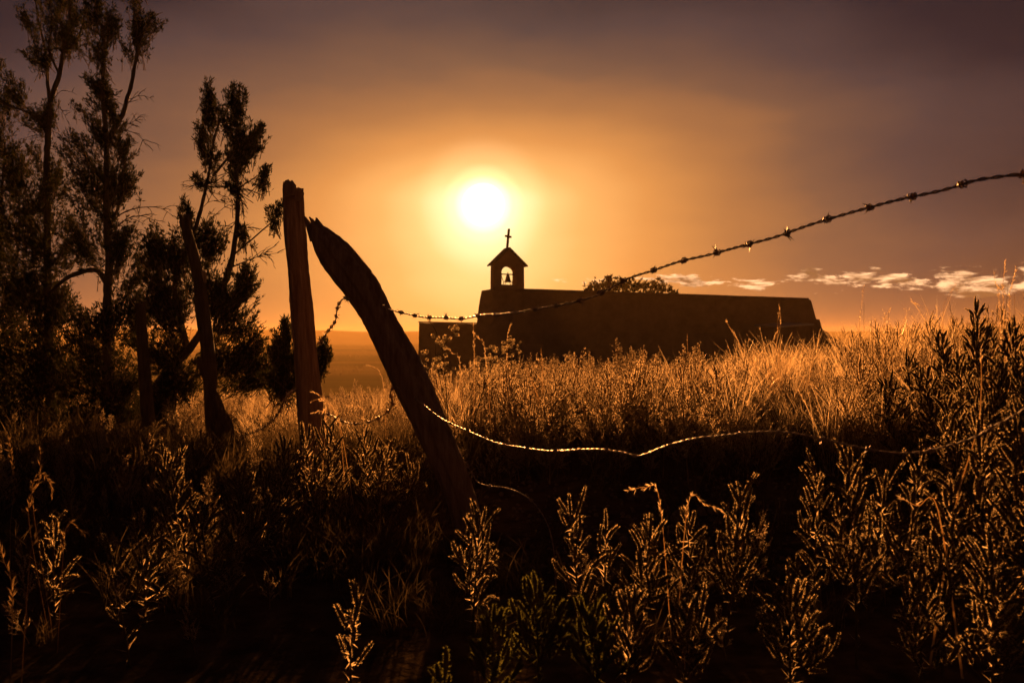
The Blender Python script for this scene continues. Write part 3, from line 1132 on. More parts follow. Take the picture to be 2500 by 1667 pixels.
barbed_wire([Wp(724, 950, 4.65), Wp(700, 965, 4.9), Wp(685, 1000, 5.1), Wp(660, 1030, 5.35), Wp(620, 1055, 5.7), Wp(570, 1060, 6.0), Wp(530, 1010, 6.12)],
            'dark barbed wire drooping from the upright post towards the crooked post', gap=0.10, start=0.05)

root = empty('fence_post', (PX, PY, float(ground_z(PX, PY))))
b = MB()
gz = float(ground_z(PX, PY))
tz = np.linspace(gz - 0.3, 1.72, 18)
b.tube(np.stack([PX + 0.012 * np.sin(tz * 3), np.full(18, PY), tz], -1), np.linspace(0.078, 0.064, 18), 14, noise=0.06)
local(b.build('post_shaft', M_wood, root), root)
staple(CX + F * (PX - 0.02) / (PY + 0.07), HZ - F * (1.52 - EYE) / (PY + 0.07), PY + 0.07, root)
tag(root, 'near fence post past the right edge of the picture, where both wires are stapled', 'fence post', 'fence posts')

# ------------------------------------------------------------------ trees


class Tree:
    def __init__(self, Y, seed):
        self.Y = Y
        self.r = np.random.default_rng(seed)
        self.trunk = MB()
        self.fol = MB()

    def P(self, px, row, d=0.0):
        return Wp(px, row, self.Y + d)

    def limb(self, pts, r0, r1, d0=0.0, d1=0.0, ns=7):
        k = len(pts)
        base = np.array([self.P(px, row, d0 + (d1 - d0) * i / (k - 1)) for i, (px, row) in enumerate(pts)])
        path, L = resample(base, 0.05)
        path += np.cumsum(self.r.normal(0, 0.0025, path.shape), 0) * np.linspace(0, 1, len(path))[:, None]
        self.trunk.tube(path, np.linspace(r0, r1, len(path)) * (0.62 if self.Y < 20 else 1), ns, noise=0.08)
        return path

    def tufts(self, p, d, n=9, length=0.048, width=0.013, cone=0.75):
        p = np.asarray(p).reshape(-1, 3)
        d = np.asarray(d).reshape(-1, 3)
        k = len(p)
        pp = np.repeat(p, n, 0) + self.r.normal(0, 0.008, (k * n, 3))
        dd = np.repeat(d / (np.linalg.norm(d, axis=1)[:, None] + 1e-9), n, 0) + self.r.normal(0, cone, (k * n, 3)) * 0.62
        self.fol.blades(pp, dd, length * self.r.uniform(0.55, 1.25, k * n), width * self.r.uniform(0.7, 1.3, k * n), diamond=True)

    def spray(self, base, tip, spacing=0.034, start=0.3, n=7, size=1.0):
        base, tip = np.asarray(base), np.asarray(tip)
        d = tip - base
        L = np.linalg.norm(d)
        if L < 1e-3:
            return
        mid = (base + tip) / 2 + self.r.normal(0, 0.06 * L, 3)
        t = np.linspace(0, 1, 6)[:, None]
        path = (1 - t) ** 2 * base + 2 * t * (1 - t) * mid + t * t * tip
        self.trunk.tube(path, np.linspace(0.0028 + 0.006 * L, 0.0016, 6), 3, cap=False)
        k = max(3, int(L * (1 - start) / spacing))
        u = np.linspace(start, 1, k)[:, None]
        pts = (1 - u) ** 2 * base + 2 * u * (1 - u) * mid + u * u * tip
        dirs = d / L + np.array([0, 0, 0.35]) + self.r.normal(0, 0.25, (k, 3))
        spread = 0.024 * (1.15 - u) * size
        self.tufts(pts + self.r.normal(0, 1, (k, 3)) * spread, dirs, n=n, length=0.046 * size, width=0.0098 * size)

    def clump(self, cx, cy, rx, ry, count, anchor=None, up=0.5, depth=None, n=7, size=1.0, d=0.0, lo=0.12, hi=0.34):
        """foliage filling an ellipse of the picture, a real ellipsoid in depth; sprays start on the side of the anchor"""
        if self.Y < 20:
            count = int(count * (1.15 if cy < 400 else 1.5 if cy < 650 else 2.0))
        s = self.Y / F
        c = self.P(cx, cy, d)
        R = np.array([rx * s, (depth if depth else max(rx, 0.6 * ry) * s), ry * s])
        A = self.P(*anchor, d) if anchor else c - np.array([0, 0, R[2]])
        subs = self.r.normal(0, 1, (max(3, count // 6), 3))
        subs = subs / np.linalg.norm(subs, axis=1)[:, None] * self.r.uniform(0.25, 1.0, (len(subs), 1)) ** 0.6
        for i in range(count):
            q = subs[self.r.integers(len(subs))] + self.r.normal(0, 0.20, 3)
            if self.r.uniform() < 0.22:
                q = q * self.r.uniform(1.05, 1.4)
            tip = c + q * R
            back = A - tip
            back = back / (np.linalg.norm(back) + 1e-9)
            back = back + np.array([0, 0, -up]) + self.r.normal(0, 0.3, 3)
            back /= np.linalg.norm(back)
            base = tip + back * self.r.uniform(lo, hi) * size
            self.spray(base, tip, n=n, size=size)
        return c

    def dead(self, pts, r0=0.012, twigs=6, d0=0.0, d1=0.0, tl=0.22):
        path = self.limb(pts, r0, 0.002, d0, d1, ns=5)
        for k in range(twigs):
            i = int(self.r.uniform(0.2, 0.97) * (len(path) - 1))
            dr = path[min(i + 2, len(path) - 1)] - path[max(i - 2, 0)]
            dr /= np.linalg.norm(dr) + 1e-9
            v = dr + self.r.normal(0, 0.6, 3) + [0, 0, 0.15]
            v /= np.linalg.norm(v)
            L = tl * self.r.uniform(0.3, 0.9)
            q = [path[i]]
            for m in range(5):
                v = v + self.r.normal(0, 0.16, 3) + [0, 0, -0.09]
                v /= np.linalg.norm(v)
                q.append(q[-1] + v * L / 5)
            self.trunk.tube(q, np.linspace(0.0045, 0.0012, 6), 4, cap=False)
            for m in (2, 3, 4):
                if self.r.uniform() < 0.7:
                    w = v + self.r.normal(0, 0.6, 3)
                    w /= np.linalg.norm(w)
                    h = q[m] + w * L * 0.16
                    self.trunk.tube([q[m], h, h + (w + self.r.normal(0, 0.4, 3) + [0, 0, -0.3]) * L * 0.14], [0.0025, 0.0018, 0.001], 3, cap=False)

    def finish(self, name, label, cat, foot, group=None, needle=None):
        root = empty(name, self.P(*foot))
        root.location.z = float(ground_z(root.location.x, root.location.y))
        local(self.trunk.build('trunk', M_bark, root, smooth=True), root)
        local(self.fol.build('crown', needle or M_needle, root), root)
        tag(root, label, cat, group)
        return root


G_TREES = 'juniper trees at the left'
# tall left juniper
T = Tree(9.4, 41)
T.limb([(128, 1090), (122, 900), (117, 700), (118, 560), (118, 420), (118, 344), (120, 287), (122, 249)], 0.085, 0.048)
T.limb([(122, 249), (134, 215), (145, 184), (153, 134), (160, 95), (168, 50), (172, -10), (180, -80)], 0.045, 0.012)
T.limb([(122, 249), (117, 210), (115, 172), (111, 134), (103, 95), (92, 45), (84, -10)], 0.036, 0.010, 0, 0.25)
T.limb([(117, 330), (100, 303), (77, 280), (50, 268), (23, 260), (-20, 240)], 0.03, 0.01, 0, -0.2)
T.limb([(145, 184), (120, 120), (128, 60), (118, -20)], 0.022, 0.008)
T.limb([(153, 134), (190, 95), (205, 40), (215, -30)], 0.022, 0.008, 0, -0.2)
T.clump(80, 60, 30, 45, 26, (100, 120))
T.clump(110, 110, 34, 45, 34, (112, 150))
T.clump(150, 40, 45, 55, 60, (160, 120))
T.clump(195, 60, 32, 50, 36, (185, 110))
T.clump(130, -40, 80, 40, 60, (150, 40))
T.clump(70, 130, 24, 24, 16, (110, 150))
T.clump(180, 110, 28, 20, 14, (160, 130))
T.clump(95, 260, 32, 42, 40, (118, 300))
T.clump(135, 262, 20, 22, 12, (122, 290))
T.clump(35, 215, 38, 30, 34, (60, 272))
T.clump(-10, 235, 40, 40, 36, (20, 262))
T.clump(70, 300, 22, 20, 10, (90, 300))
T.clump(0, 150, 14, 18, 8, (-20, 200))
T.dead([(120, 262), (145, 225), (165, 222), (187, 232)], 0.008, 5)
T.dead([(120, 300), (140, 265), (155, 275), (170, 308)], 0.007, 5)
T.dead([(118, 340), (92, 330), (70, 335), (50, 342)], 0.010, 5)
T.clump(60, 430, 60, 80, 90, (110, 480), size=1.1)
T.clump(140, 440, 36, 70, 40, (120, 480))
T.clump(60, 560, 70, 90, 110, (115, 620), size=1.15)
T.clump(150, 580, 50, 80, 60, (118, 640))
T.clump(70, 720, 80, 80, 110, (118, 800), size=1.2)
T.clump(60, 880, 90, 80, 110, (122, 940), size=1.2)
T.clump(160, 740, 40, 60, 40, (118, 800))
T.clump(140, 900, 70, 70, 80, (122, 960), size=1.2)
T.clump(60, 1000, 130, 60, 90, (100, 1060), size=1.3)
T.finish('juniper_tree', 'tall thin juniper with a forked dark top at the upper left', 'tree', (128, 1090), G_TREES)

# second tall juniper with the long bare right limb
T = Tree(8.9, 43)
T.limb([(268, 1090), (262, 900), (262, 760), (268, 640), (264, 560), (264, 450), (264, 344), (254, 230), (260, 115), (240, 38), (232, -60)], 0.095, 0.012)
T.limb([(266, 345), (285, 305), (302, 275), (310, 240), (317, 218), (329, 160), (337, 115), (328, 70), (326, 20), (332, -60)], 0.045, 0.010, 0, 0.2)
T.limb([(337, 115), (352, 80), (375, 45), (400, 32)], 0.014, 0.005, 0.2, 0.2)
T.limb([(266, 700), (235, 660), (180, 672), (150, 690), (122, 720)], 0.05, 0.03, 0, 0.3)
T.limb([(266, 560), (290, 500), (300, 430), (310, 380)], 0.03, 0.01)
T.clump(330, 40, 34, 48, 46, (334, 110), d=0.2)
T.clump(375, 45, 26, 22, 16, (350, 90), d=0.2)
T.clump(345, 98, 30, 22, 18, (336, 125), d=0.2)
T.clump(305, 112, 14, 18, 9, (335, 140), d=0.2)
T.clump(330, -30, 40, 30, 24, (334, 20), d=0.2)
T.clump(230, 20, 34, 45, 44, (240, 70))
T.clump(262, 70, 28, 50, 36, (255, 120))
T.clump(284, 45, 10, 26, 8, (265, 90))
T.clump(232, 130, 30, 50, 32, (255, 160))
T.clump(215, 185, 26, 26, 20, (250, 210))
T.clump(240, 230, 34, 44, 52, (256, 260))
T.clump(190, 262, 20, 14, 8, (240, 280))
T.clump(255, 300, 48, 46, 70, (262, 340))
T.clump(285, 270, 20, 28, 18, (270, 320))
T.clump(215, 370, 60, 55, 90, (262, 420))
T.clump(310, 360, 30, 30, 26, (275, 400))
T.clump(290, 430, 44, 45, 50, (266, 480))
T.clump(220, 470, 60, 60, 90, (262, 520))
T.clump(320, 455, 26, 18, 12, (280, 480))
T.clump(200, 580, 60, 70, 80, (262, 640))
T.clump(300, 540, 30, 60, 36, (266, 600))
T.clump(330, 620, 50, 60, 60, (270, 700), size=1.1)
T.clump(220, 800, 70, 60, 76, (262, 860), size=1.15)
T.clump(320, 760, 56, 70, 70, (264, 820), size=1.1)
T.clump(250, 920, 100, 70, 110, (264, 980), size=1.2)
T.clump(250, 1010, 110, 44, 80, (264, 1060), size=1.25)
T.dead([(300, 275), (318, 245), (340, 234), (362, 238), (374, 250)], 0.010, 8, 0.1, 0.1)
T.dead([(285, 310), (310, 305), (330, 295), (345, 285)], 0.009, 8)
T.dead([(285, 318), (320, 322), (345, 335), (362, 360)], 0.009, 8, 0, -0.2)
T.dead([(268, 545), (300, 520), (340, 508), (380, 507), (405, 518), (425, 535)], 0.015, 12)
T.dead([(270, 565), (310, 535), (345, 528), (375, 540), (392, 560)], 0.012, 10, 0, -0.3)
T.dead([(268, 610), (300, 575), (330, 560), (360, 565), (380, 575)], 0.010, 9)
T.finish('juniper_tree', 'tall dark juniper with one bare limb curving up on its right side', 'tree', (268, 1090), G_TREES)

# bushy juniper at the picture's left edge
T = Tree(10.2, 47)
T.limb([(-20, 1080), (-10, 800), (0, 600), (10, 420), (12, 340)], 0.09, 0.015)
T.limb([(-10, 800), (40, 640), (50, 500), (55, 420)], 0.05, 0.01)
T.clump(15, 350, 30, 40, 36, (10, 420))
T.clump(0, 450, 60, 70, 90, (5, 520))
T.clump(-20, 300, 60, 60, 50, (0, 380))
T.clump(10, 580, 70, 80, 100, (5, 660), size=1.1)
T.clump(10, 740, 90, 80, 110, (0, 820), size=1.2)
T.clump(10, 920, 110, 80, 110, (-10, 990), size=1.2)
T.clump(20, 1010, 120, 44, 80, (-10, 1060), size=1.3)
T.finish('juniper_tree', 'dense bushy juniper filling the left edge behind the tall trunks', 'tree', (-20, 1080), G_TREES)

# forked juniper behind the crooked post
T = Tree(8.0, 53)
T.limb([(372, 1010), (383, 948), (420, 895), (459, 856), (490, 812), (509, 775), (535, 720), (559, 664), (574, 576), (579, 520), (577, 459), (574, 383), (580, 310), (574, 268), (568, 199)], 0.075, 0.008)
T.limb([(459, 856), (440, 780), (425, 710), (440, 650), (460, 600), (482, 538), (497, 480), (509, 421), (520, 344), (532, 290), (517, 237), (509, 185)], 0.05, 0.007, 0.1, 0.25)
T.limb([(520, 430), (545, 400), (568, 370), (592, 330), (612, 312)], 0.022, 0.008, 0.2, 0.1)
T.limb([(577, 470), (592, 453), (615, 440), (640, 424), (665, 412)], 0.013, 0.005)
T.limb([(545, 700), (560, 640), (585, 610), (615, 585), (650, 555), (672, 533), (690, 520)], 0.022, 0.006)
T.limb([(535, 300), (560, 262), (580, 240), (598, 222)], 0.014, 0.005, 0.2, 0.2)
T.clump(508, 210, 12, 26, 14, (512, 240), d=.25)
T.clump(512, 250, 22, 34, 32, (516, 280), d=.25)
T.clump(502, 310, 24, 34, 30, (518, 350), d=.25)
T.clump(488, 355, 20, 26, 18, (515, 380), d=.2)
T.clump(528, 375, 18, 22, 12, (515, 400), d=.2)
T.clump(480, 432, 18, 24, 14, (505, 440), d=.2)
T.clump(565, 225, 12, 26, 12, (570, 270))
T.clump(592, 235, 12, 24, 14, (575, 270))
T.clump(568, 280, 34, 36, 46, (576, 320))
T.clump(575, 330, 24, 36, 30, (576, 370))
T.clump(620, 320, 26, 26, 26, (595, 350), d=.1)
T.clump(610, 355, 34, 24, 34, (580, 390))
T.clump(640, 318, 12, 18, 8, (620, 350))
T.clump(570, 375, 18, 20, 12, (576, 410))
T.clump(655, 425, 20, 18, 16, (640, 430))
T.clump(600, 390, 14, 20, 9, (578, 420))
T.clump(545, 450, 22, 14, 12, (574, 460))
T.clump(560, 420, 12, 10, 6, (574, 430))
T.clump(598, 565, 18, 26, 12, (600, 600))
T.clump(672, 515, 18, 22, 16, (672, 540))
T.clump(445, 510, 16, 24, 16, (470, 560), d=.2)
T.clump(470, 560, 34, 40, 40, (470, 610), d=.2)
T.clump(520, 580, 32, 50, 50, (500, 640), d=.1)
T.clump(420, 600, 50, 55, 80, (440, 680), d=.2)
T.clump(370, 600, 40, 40, 46, (430, 680), d=.2)
T.clump(600, 690, 34, 45, 50, (560, 730))
T.clump(560, 730, 40, 50, 56, (530, 780))
T.clump(580, 790, 44, 34, 40, (520, 820))
T.clump(400, 720, 70, 66, 110, (440, 780), d=.1)
T.clump(500, 700, 40, 50, 40, (500, 780))
T.clump(380, 830, 70, 60, 80, (430, 880))
T.clump(560, 870, 70, 50, 60, (480, 880), size=1.1)
T.clump(620, 850, 34, 40, 34, (560, 890))
T.clump(640, 900, 60, 36, 46, (560, 920), size=1.1)
T.clump(430, 920, 60, 40, 50, (430, 950), size=1.1)
T.clump(400, 980, 60, 34, 40, (400, 1010), size=1.1)
T.dead([(482, 538), (500, 500), (530, 488), (555, 492)], 0.008, 9, .2, .2)
T.dead([(482, 560), (520, 530), (550, 505), (575, 500)], 0.009, 6, .2, .1)
T.dead([(577, 480), (595, 500), (590, 530)], 0.006, 8)
T.dead([(577, 540), (560, 560), (540, 570)], 0.007, 9)
T.dead([(560, 655), (595, 640), (630, 627), (660, 612), (685, 592)], 0.011, 12)
T.dead([(630, 627), (655, 620), (694, 613)], 0.006, 4)
T.dead([(574, 580), (600, 560), (620, 545)], 0.008, 8)
T.dead([(560, 840), (600, 815), (630, 805), (655, 798)], 0.008, 8)
T.dead([(577, 470), (600, 460), (615, 475)], 0.006, 5)
T.dead([(505, 440), (470, 455), (447, 465)], 0.006, 4, .2, .2)
T.finish('juniper_tree', 'open forked juniper with feathery twin tops behind the crooked post', 'tree', (372, 1010), G_TREES)

# small junipers by the upright post
T = Tree(6.9, 59)
T.limb([(690, 940), (694, 880), (697, 830), (699, 790), (701, 768)], 0.022, 0.004)
T.clump(699, 790, 10, 24, 10, (698, 830), lo=.06, hi=.16)
T.clump(697, 830, 22, 28, 24, (696, 870), lo=.08, hi=.2)
T.clump(700, 880, 32, 30, 34, (694, 920), lo=.08, hi=.2)
T.clump(668, 850, 18, 36, 20, (685, 900), lo=.08, hi=.2)
T.clump(690, 920, 46, 26, 40, (692, 950))
T.finish('juniper_sapling', 'small pointed juniper sapling just left of the upright post', 'sapling', (690, 990), 'small junipers')
T = Tree(6.4, 61)
T.limb([(770, 960), (780, 900), (790, 860), (802, 835)], 0.018, 0.004)
T.clump(795, 850, 16, 22, 16, (780, 890), lo=.06, hi=.16)
T.clump(782, 880, 18, 26, 18, (776, 920), lo=.06, hi=.16)
T.finish('juniper_sapling', 'little juniper sprig poking out right of the upright post', 'sapling', (770, 1000), 'small junipers')

# tree beyond the church
T = Tree(76.0, 67)
T.limb([(1530, 860), (1532, 760), (1530, 715), (1520, 690)], 0.35, 0.08)
for pts in ([(1531, 760), (1490, 715), (1470, 690)], [(1531, 760), (1580, 715), (1600, 695)], [(1531, 740), (1450, 725), (1440, 700)], [(1532, 740), (1610, 715), (1630, 705)]):
    T.limb(pts, 0.15, 0.04)


def far_clump(cx, cy, rx, ry, count, seed):
    r = np.random.default_rng(seed)
    s = T.Y / F
    q = r.normal(0, 0.5, (count, 3))
    p = T.P(cx, cy) + q * np.array([rx, rx, ry]) * s
    T.tufts(p, r.normal(0, 1, (count, 3)) + [0, 0, 0.6], n=7, length=0.30, width=0.13, cone=1.0)


for i, c in enumerate([(1455, 703, 26, 16, 70), (1487, 695, 26, 18, 80), (1512, 700, 22, 16, 60), (1545, 700, 26, 16, 70), (1570, 703, 20, 14, 50), (1598, 700, 22, 16, 64), (1620, 706, 20, 10, 40), (1640, 712, 14, 6, 20),
                         (1500, 725, 60, 22, 120), (1580, 730, 60, 22, 120), (1440, 715, 18, 14, 40), (1530, 760, 90, 40, 160)]):
    far_clump(*c, 300 + i)
T.finish('broadleaf_tree', 'small leafy tree crown showing above the church roof by the chimney', 'tree', (1530, 880))

# ------------------------------------------------------------------ weeds and grass


def spike_mesh(seed, L=0.10, leaves=130, lw=0.0017, ll=0.0068, core=0.0058, mats=None):
    """one fuzzy seed spike along +Z from the origin"""
    r = np.random.default_rng(seed)
    b = MB()
    k = 6
    ns = 6 if leaves > 40 else 4
    t = np.linspace(0, 1, k)
    bend = r.normal(0, 0.20, 2) * L
    path = np.stack([bend[0] * t ** 2, bend[1] * t ** 2, t * L], -1)
    b.tube(path, core * np.array([0.35, 0.9, 1.1, 1.05, 0.9, 0.4]) * (1 if ns > 4 else 0.9), ns, 0, noise=0.08)
    u = np.sort(r.uniform(0.06, 1.0, leaves)) ** 0.95
    base = np.stack([np.interp(u, t, path[:, c]) for c in range(3)], -1)
    a = r.uniform(0, 6.28, leaves)
    out = np.stack([np.cos(a), np.sin(a), np.zeros(leaves)], -1)
    d = out * (1.0 - 0.7 * u[:, None] ** 6) + np.array([0, 0, 0.45])
    b.blades(base + out * core * 0.7, d, ll * r.uniform(0.6, 1.3, leaves) * (1.0 - 0.25 * u ** 3), lw * r.uniform(0.7, 1.3, leaves), 1)
    return b


SPIKES = [spike_mesh(200 + i, L=0.085 + 0.012 * (i % 4), leaves=130).mesh('seed_spike', [M_stem, M_fuzz]) for i in range(6)]
SPIKES_G = [spike_mesh(220 + i, L=0.08, leaves=120, ll=0.008, lw=0.0022).mesh('seed_spike', [M_stem, M_flare_green]) for i in range(3)]


def weed_layout(H, spread, n, r, lean=(0, 0), bare=0.25, tipsize=1.0, curve=0.1, column=0.6):
    """stem path, branches, and spike placements (base, direction, length) of one weed"""
    k = 9
    t = np.linspace(0, 1, k)
    w = r.normal(0, curve, 2) * H * 0.4
    stem = np.stack([lean[0] * t ** 1.3 + w[0] * np.sin(t * 3.0) * 0.4, lean[1] * t ** 1.3 + w[1] * np.sin(t * 2.6) * 0.4, H * t], -1)
    branches, spikes = [], []
    tip = stem[-1]
    top_d = stem[-1] - stem[-2]
    top_d /= np.linalg.norm(top_d)
    spikes.append((tip - top_d * 0.02, top_d, 1.05 * tipsize))
    for i in range(n):
        f = bare + (0.97 - bare) * (i + r.uniform(0, 1)) / n
        base = np.array([np.interp(f, t, stem[:, c]) for c in range(3)])
        a = i * 2.4 + r.normal(0, 0.4)
        g = (1 - f)
        out = np.array([math.cos(a), math.sin(a), 0])
        blen = spread * (0.10 + 0.9 * g ** 0.9) * r.uniform(0.5, 1.1)
        d = out * (0.45 + 0.5 * g) + np.array([0, 0, column + 0.35 * f])
        d /= np.linalg.norm(d)
        e = base + d * blen
        if blen > 0.05:
            m = base + d * blen * 0.5 - np.array([0, 0, 0.05 * blen])
            branches.append((np.array([base, m, e]), 0.0016))
            ns = 1 + int(blen / 0.055)
            for j in range(ns):
                q = base + (e - base) * (0.35 + 0.6 * (j + 0.5) / ns)
                dd = d + np.array([0, 0, 0.45]) + r.normal(0, 0.35, 3)
                dd /= np.linalg.norm(dd)
                spikes.append((q, dd, r.uniform(0.45, 0.85) * tipsize))
        dd = d + np.array([0, 0, 0.5]) + r.normal(0, 0.15, 3)
        dd /= np.linalg.norm(dd)
        spikes.append((e, dd, r.uniform(0.6, 1.0) * tipsize))
    return stem, branches, spikes


def frame_to(d):
    return Vector(d).to_track_quat('Z', 'Y').to_matrix().to_4x4()


def make_weed(px, row, Y, H, spread, n, label, seed, group='fuzzy spiked weeds in the foreground', lean=(0, 0), green=False, tipsize=1.0, bare=0.25, column=0.6, name='spiked_weed', thick=0.88):
    """weed whose tip shows at px,row; its parts are the stem and every spike"""
    r = np.random.default_rng(seed)
    tip = Wp(px, row, Y)
    if lean == (0, 0):
        lean = (r.normal(0, 0.035), r.normal(0, 0.03))
    x0, y0 = tip[0] - lean[0], tip[1] - lean[1]
    z0 = float(ground_z(x0, y0)) - 0.02
    H = max(0.15, tip[2] - z0 - 0.075)
    root = empty(name, (x0, y0, z0))
    stem, br, sp = weed_layout(H, spread, n, r, lean, bare, tipsize, column=column)
    b = MB()
    b.tube(stem, np.linspace(0.0048, 0.0018, len(stem)), 6)
    for p, rad in br:
        b.tube(p, [rad, rad, rad * 0.8], 4, cap=False)
    # small narrow leaves along the lower stem
    kk = 40
    u = r.uniform(0.1, 0.9, kk)
    bp = np.stack([np.interp(u, np.linspace(0, 1, len(stem)), stem[:, c]) for c in range(3)], -1)
    b.blades(bp, r.normal(0, 1, (kk, 3)) + [0, 0, 0.6], r.uniform(0.02, 0.045, kk), 0.005, 1)
    b.build('stem', [M_stem, M_flare_green if green else M_fuzz2], root)
    pool = SPIKES_G if green else SPIKES
    for q, d, s in sp[:280]:
        o = link('seed_spike', pool[r.integers(len(pool))], root)
        M = Matrix.Translation(q) @ frame_to(d) @ Matrix.Rotation(r.uniform(0, 6.28), 4, 'Z')
        o.matrix_local = M
        th = thick * r.uniform(0.75, 1.25)
        o.scale = (th, th, s * r.uniform(0.7, 1.05))
    tag(root, label, 'weed', group)
    return root


WEEDS = [
    # px, row of tip, distance, height(ignored), spread, branches, label, options
    (1172, 1222, 2.75, 0, 0.13, 26, 'bushy spiked weed right below the foot of the bent post', {}),
    (1392, 1190, 2.75, 0, 0.10, 15, 'slim candelabra weed with two raised arms below the low wire', dict(column=0.35)),
    (1480, 1228, 2.9, 0, 0.05, 7, 'single thin spike weed in front of the dark hollow left of the stones', {}),
    (1588, 1250, 2.75, 0, 0.13, 24, 'rust coloured bushy weed below the stones', {}),
    (1675, 1215, 2.95, 0, 0.12, 16, 'weed with one arching arm between the stones and the tall pyramid weed', dict(column=0.4)),
    (1812, 1157, 2.7, 0, 0.12, 30, 'brightest pyramid shaped weed standing alone right of the stones', dict(column=0.95)),
    (1990, 1110, 2.85, 0, 0.12, 20, 'upright weed with a club shaped tip left of the tallest spire weed', {}),
    (2066, 1062, 2.6, 0, 0.16, 34, 'tallest foreground spire weed reaching the low wire on the right', dict(column=0.9)),
    (2160, 1130, 2.95, 0, 0.12, 20, 'reddish weed hanging under the right dip of the low wire', {}),
    (2250, 1070, 2.8, 0, 0.14, 24, 'weed with slanting arms crossing the right dip of the low wire', dict(lean=(0.06, 0), column=0.5)),
    (2330, 1140, 2.5, 0, 0.15, 26, 'spiked weed beside the long reddish cane', {}),
    (2395, 985, 2.55, 0, 0.19, 32, 'big bushy weed at the right with a curled tip', dict(lean=(-0.05, 0))),
    (2475, 960, 2.35, 0, 0.19, 30, 'large dark weed cut by the right edge, spikes leaning left', dict(lean=(-0.06, 0))),
    (2420, 1300, 2.2, 0, 0.16, 28, 'low weed at the right edge below the curled tip weed', {}),
    (2235, 1345, 2.3, 0, 0.13, 22, 'dim weed in the dark below the long reddish cane', {}),
    (1930, 1400, 2.3, 0, 0.15, 30, 'wide dim weed in front of the tallest spire weed', {}),
    (1700, 1440, 2.35, 0, 0.14, 24, 'dim weed in front of the bright pyramid weed', {}),
    (1300, 1385, 2.4, 0, 0.16, 30, 'bushy green weed, partly flare tinted, at the bottom centre', dict(green=True)),
    (1430, 1440, 2.3, 0, 0.15, 26, 'green weed, partly flare tinted, right of the bottom centre bush', dict(green=True)),
    (1205, 1450, 2.25, 0, 0.13, 22, 'low green weed, partly flare tinted, left of the bottom centre bush', dict(green=True)),
    (1540, 1420, 2.35, 0, 0.12, 20, 'weed with thin drooping spikes right of the green weeds', {}),
    (872, 1405, 2.3, 0, 0.04, 7, 'lone thin spike standing in the black foreground', {}),
    (1090, 1555, 1.9, 0, 0.06, 8, 'small green spike, partly flare tinted, low in the black foreground', dict(green=True)),
    (405, 1085, 3.2, 0, 0.20, 32, 'golden feathery weed with drooping side arms at the lower left', dict(lean=(-0.10, 0), column=0.45)),
    (585, 1140, 3.3, 0, 0.18, 28, 'golden round topped weed right of the feathery one', dict(column=0.6)),
    (490, 1215, 3.0, 0, 0.13, 22, 'small weed between the two golden weeds', {}),
    (330, 1225, 2.9, 0, 0.13, 22, 'dim drooping weed left of the feathery golden weed', dict(column=0.4)),
    (270, 1290, 2.6, 0, 0.05, 7, 'curved single spike leaning left in the dark lower left', dict(lean=(-0.06, 0))),
    (135, 1235, 2.9, 0, 0.10, 14, 'dull weed behind the bent grass stalks at the far left', {}),
    (740, 1030, 4.15, 0, 0.18, 22, 'bright weed at the foot of the upright post, spikes leaning left', dict(lean=(-0.05, 0), column=0.5)),
    (800, 1012, 4.25, 0, 0.20, 24, 'bright tangled weed between the upright post and the bent post', dict(column=0.45)),
    (880, 1035, 4.2, 0, 0.20, 22, 'sprawling bright weed left of the foot of the bent post', dict(column=0.4)),
    (950, 1060, 4.25, 0, 0.19, 22, 'bright weed leaning on the left side of the bent post', dict(lean=(0.07, 0), column=0.5)),
    (690, 1055, 3.9, 0, 0.17, 30, 'weed with pale upright spikes left of the upright post foot', {}),
    (1010, 1130, 4.4, 0, 0.16, 26, 'reddish weed in the shade behind the foot of the bent post', {}),
    (640, 1130, 3.6, 0, 0.14, 24, 'low golden weed behind the round topped one', {}),
]
for i, (px, row, Y, H, sp, n, lab, kw) in enumerate(WEEDS):
    make_weed(px, row, Y, H, sp, n, lab, 500 + i, **kw)

# dark tall weeds on the right skyline
SKYLINE = [
    (2380, 722, 4.6, 0.24, 64, 'dark pointed weed standing highest on the right skyline', 0.95, (0.0, 0.01)),
    (2290, 795, 5.0, 0.26, 54, 'dark broad weed left of the pointed skyline weed', 0.7, (-0.12, 0)),
    (2478, 772, 4.4, 0.26, 54, 'dark weed right of the pointed skyline weed at the picture edge', 0.8, (0.02, 0)),
    (2215, 858, 5.2, 0.24, 46, 'dark low weed sloping down from the skyline bush', 0.55, (-0.14, 0)),
    (2335, 850, 4.5, 0.26, 54, 'dark weed in the middle of the skyline bush', 0.6, (-0.05, 0)),
    (2440, 860, 4.1, 0.26, 54, 'dark weed under the right part of the skyline bush', 0.6, (0.03, 0)),
    (2420, 790, 5.2, 0.26, 50, 'dark weed just behind the pointed skyline weed on its right', 0.75, (0.03, 0)),
    (2250, 890, 4.6, 0.24, 46, 'dark weed with low slanting arms in front of the sloping one', 0.45, (-0.16, 0)),
    (2160, 915, 5.0, 0.22, 40, 'dark weed farthest left in the skyline bush, among pale straw', 0.5, (-0.12, 0)),
    (2385, 930, 3.9, 0.24, 46, 'dark weed at the lower middle of the skyline bush', 0.6, (-0.05, 0)),
    (2500, 850, 3.9, 0.24, 46, 'dark weed half cut off by the right picture edge', 0.6, (0.04, 0)),
    (2305, 960, 3.9, 0.22, 40, 'dark weed at the lower left of the skyline bush', 0.5, (-0.10, 0)),
]
for i, (px, row, Y, sp, n, lab, colm, lean) in enumerate(SKYLINE):
    make_weed(px, row, Y, 0, sp, n, lab, 601 + i, group='dark weeds on the right skyline', column=colm, lean=lean, tipsize=1.0, thick=1.05)


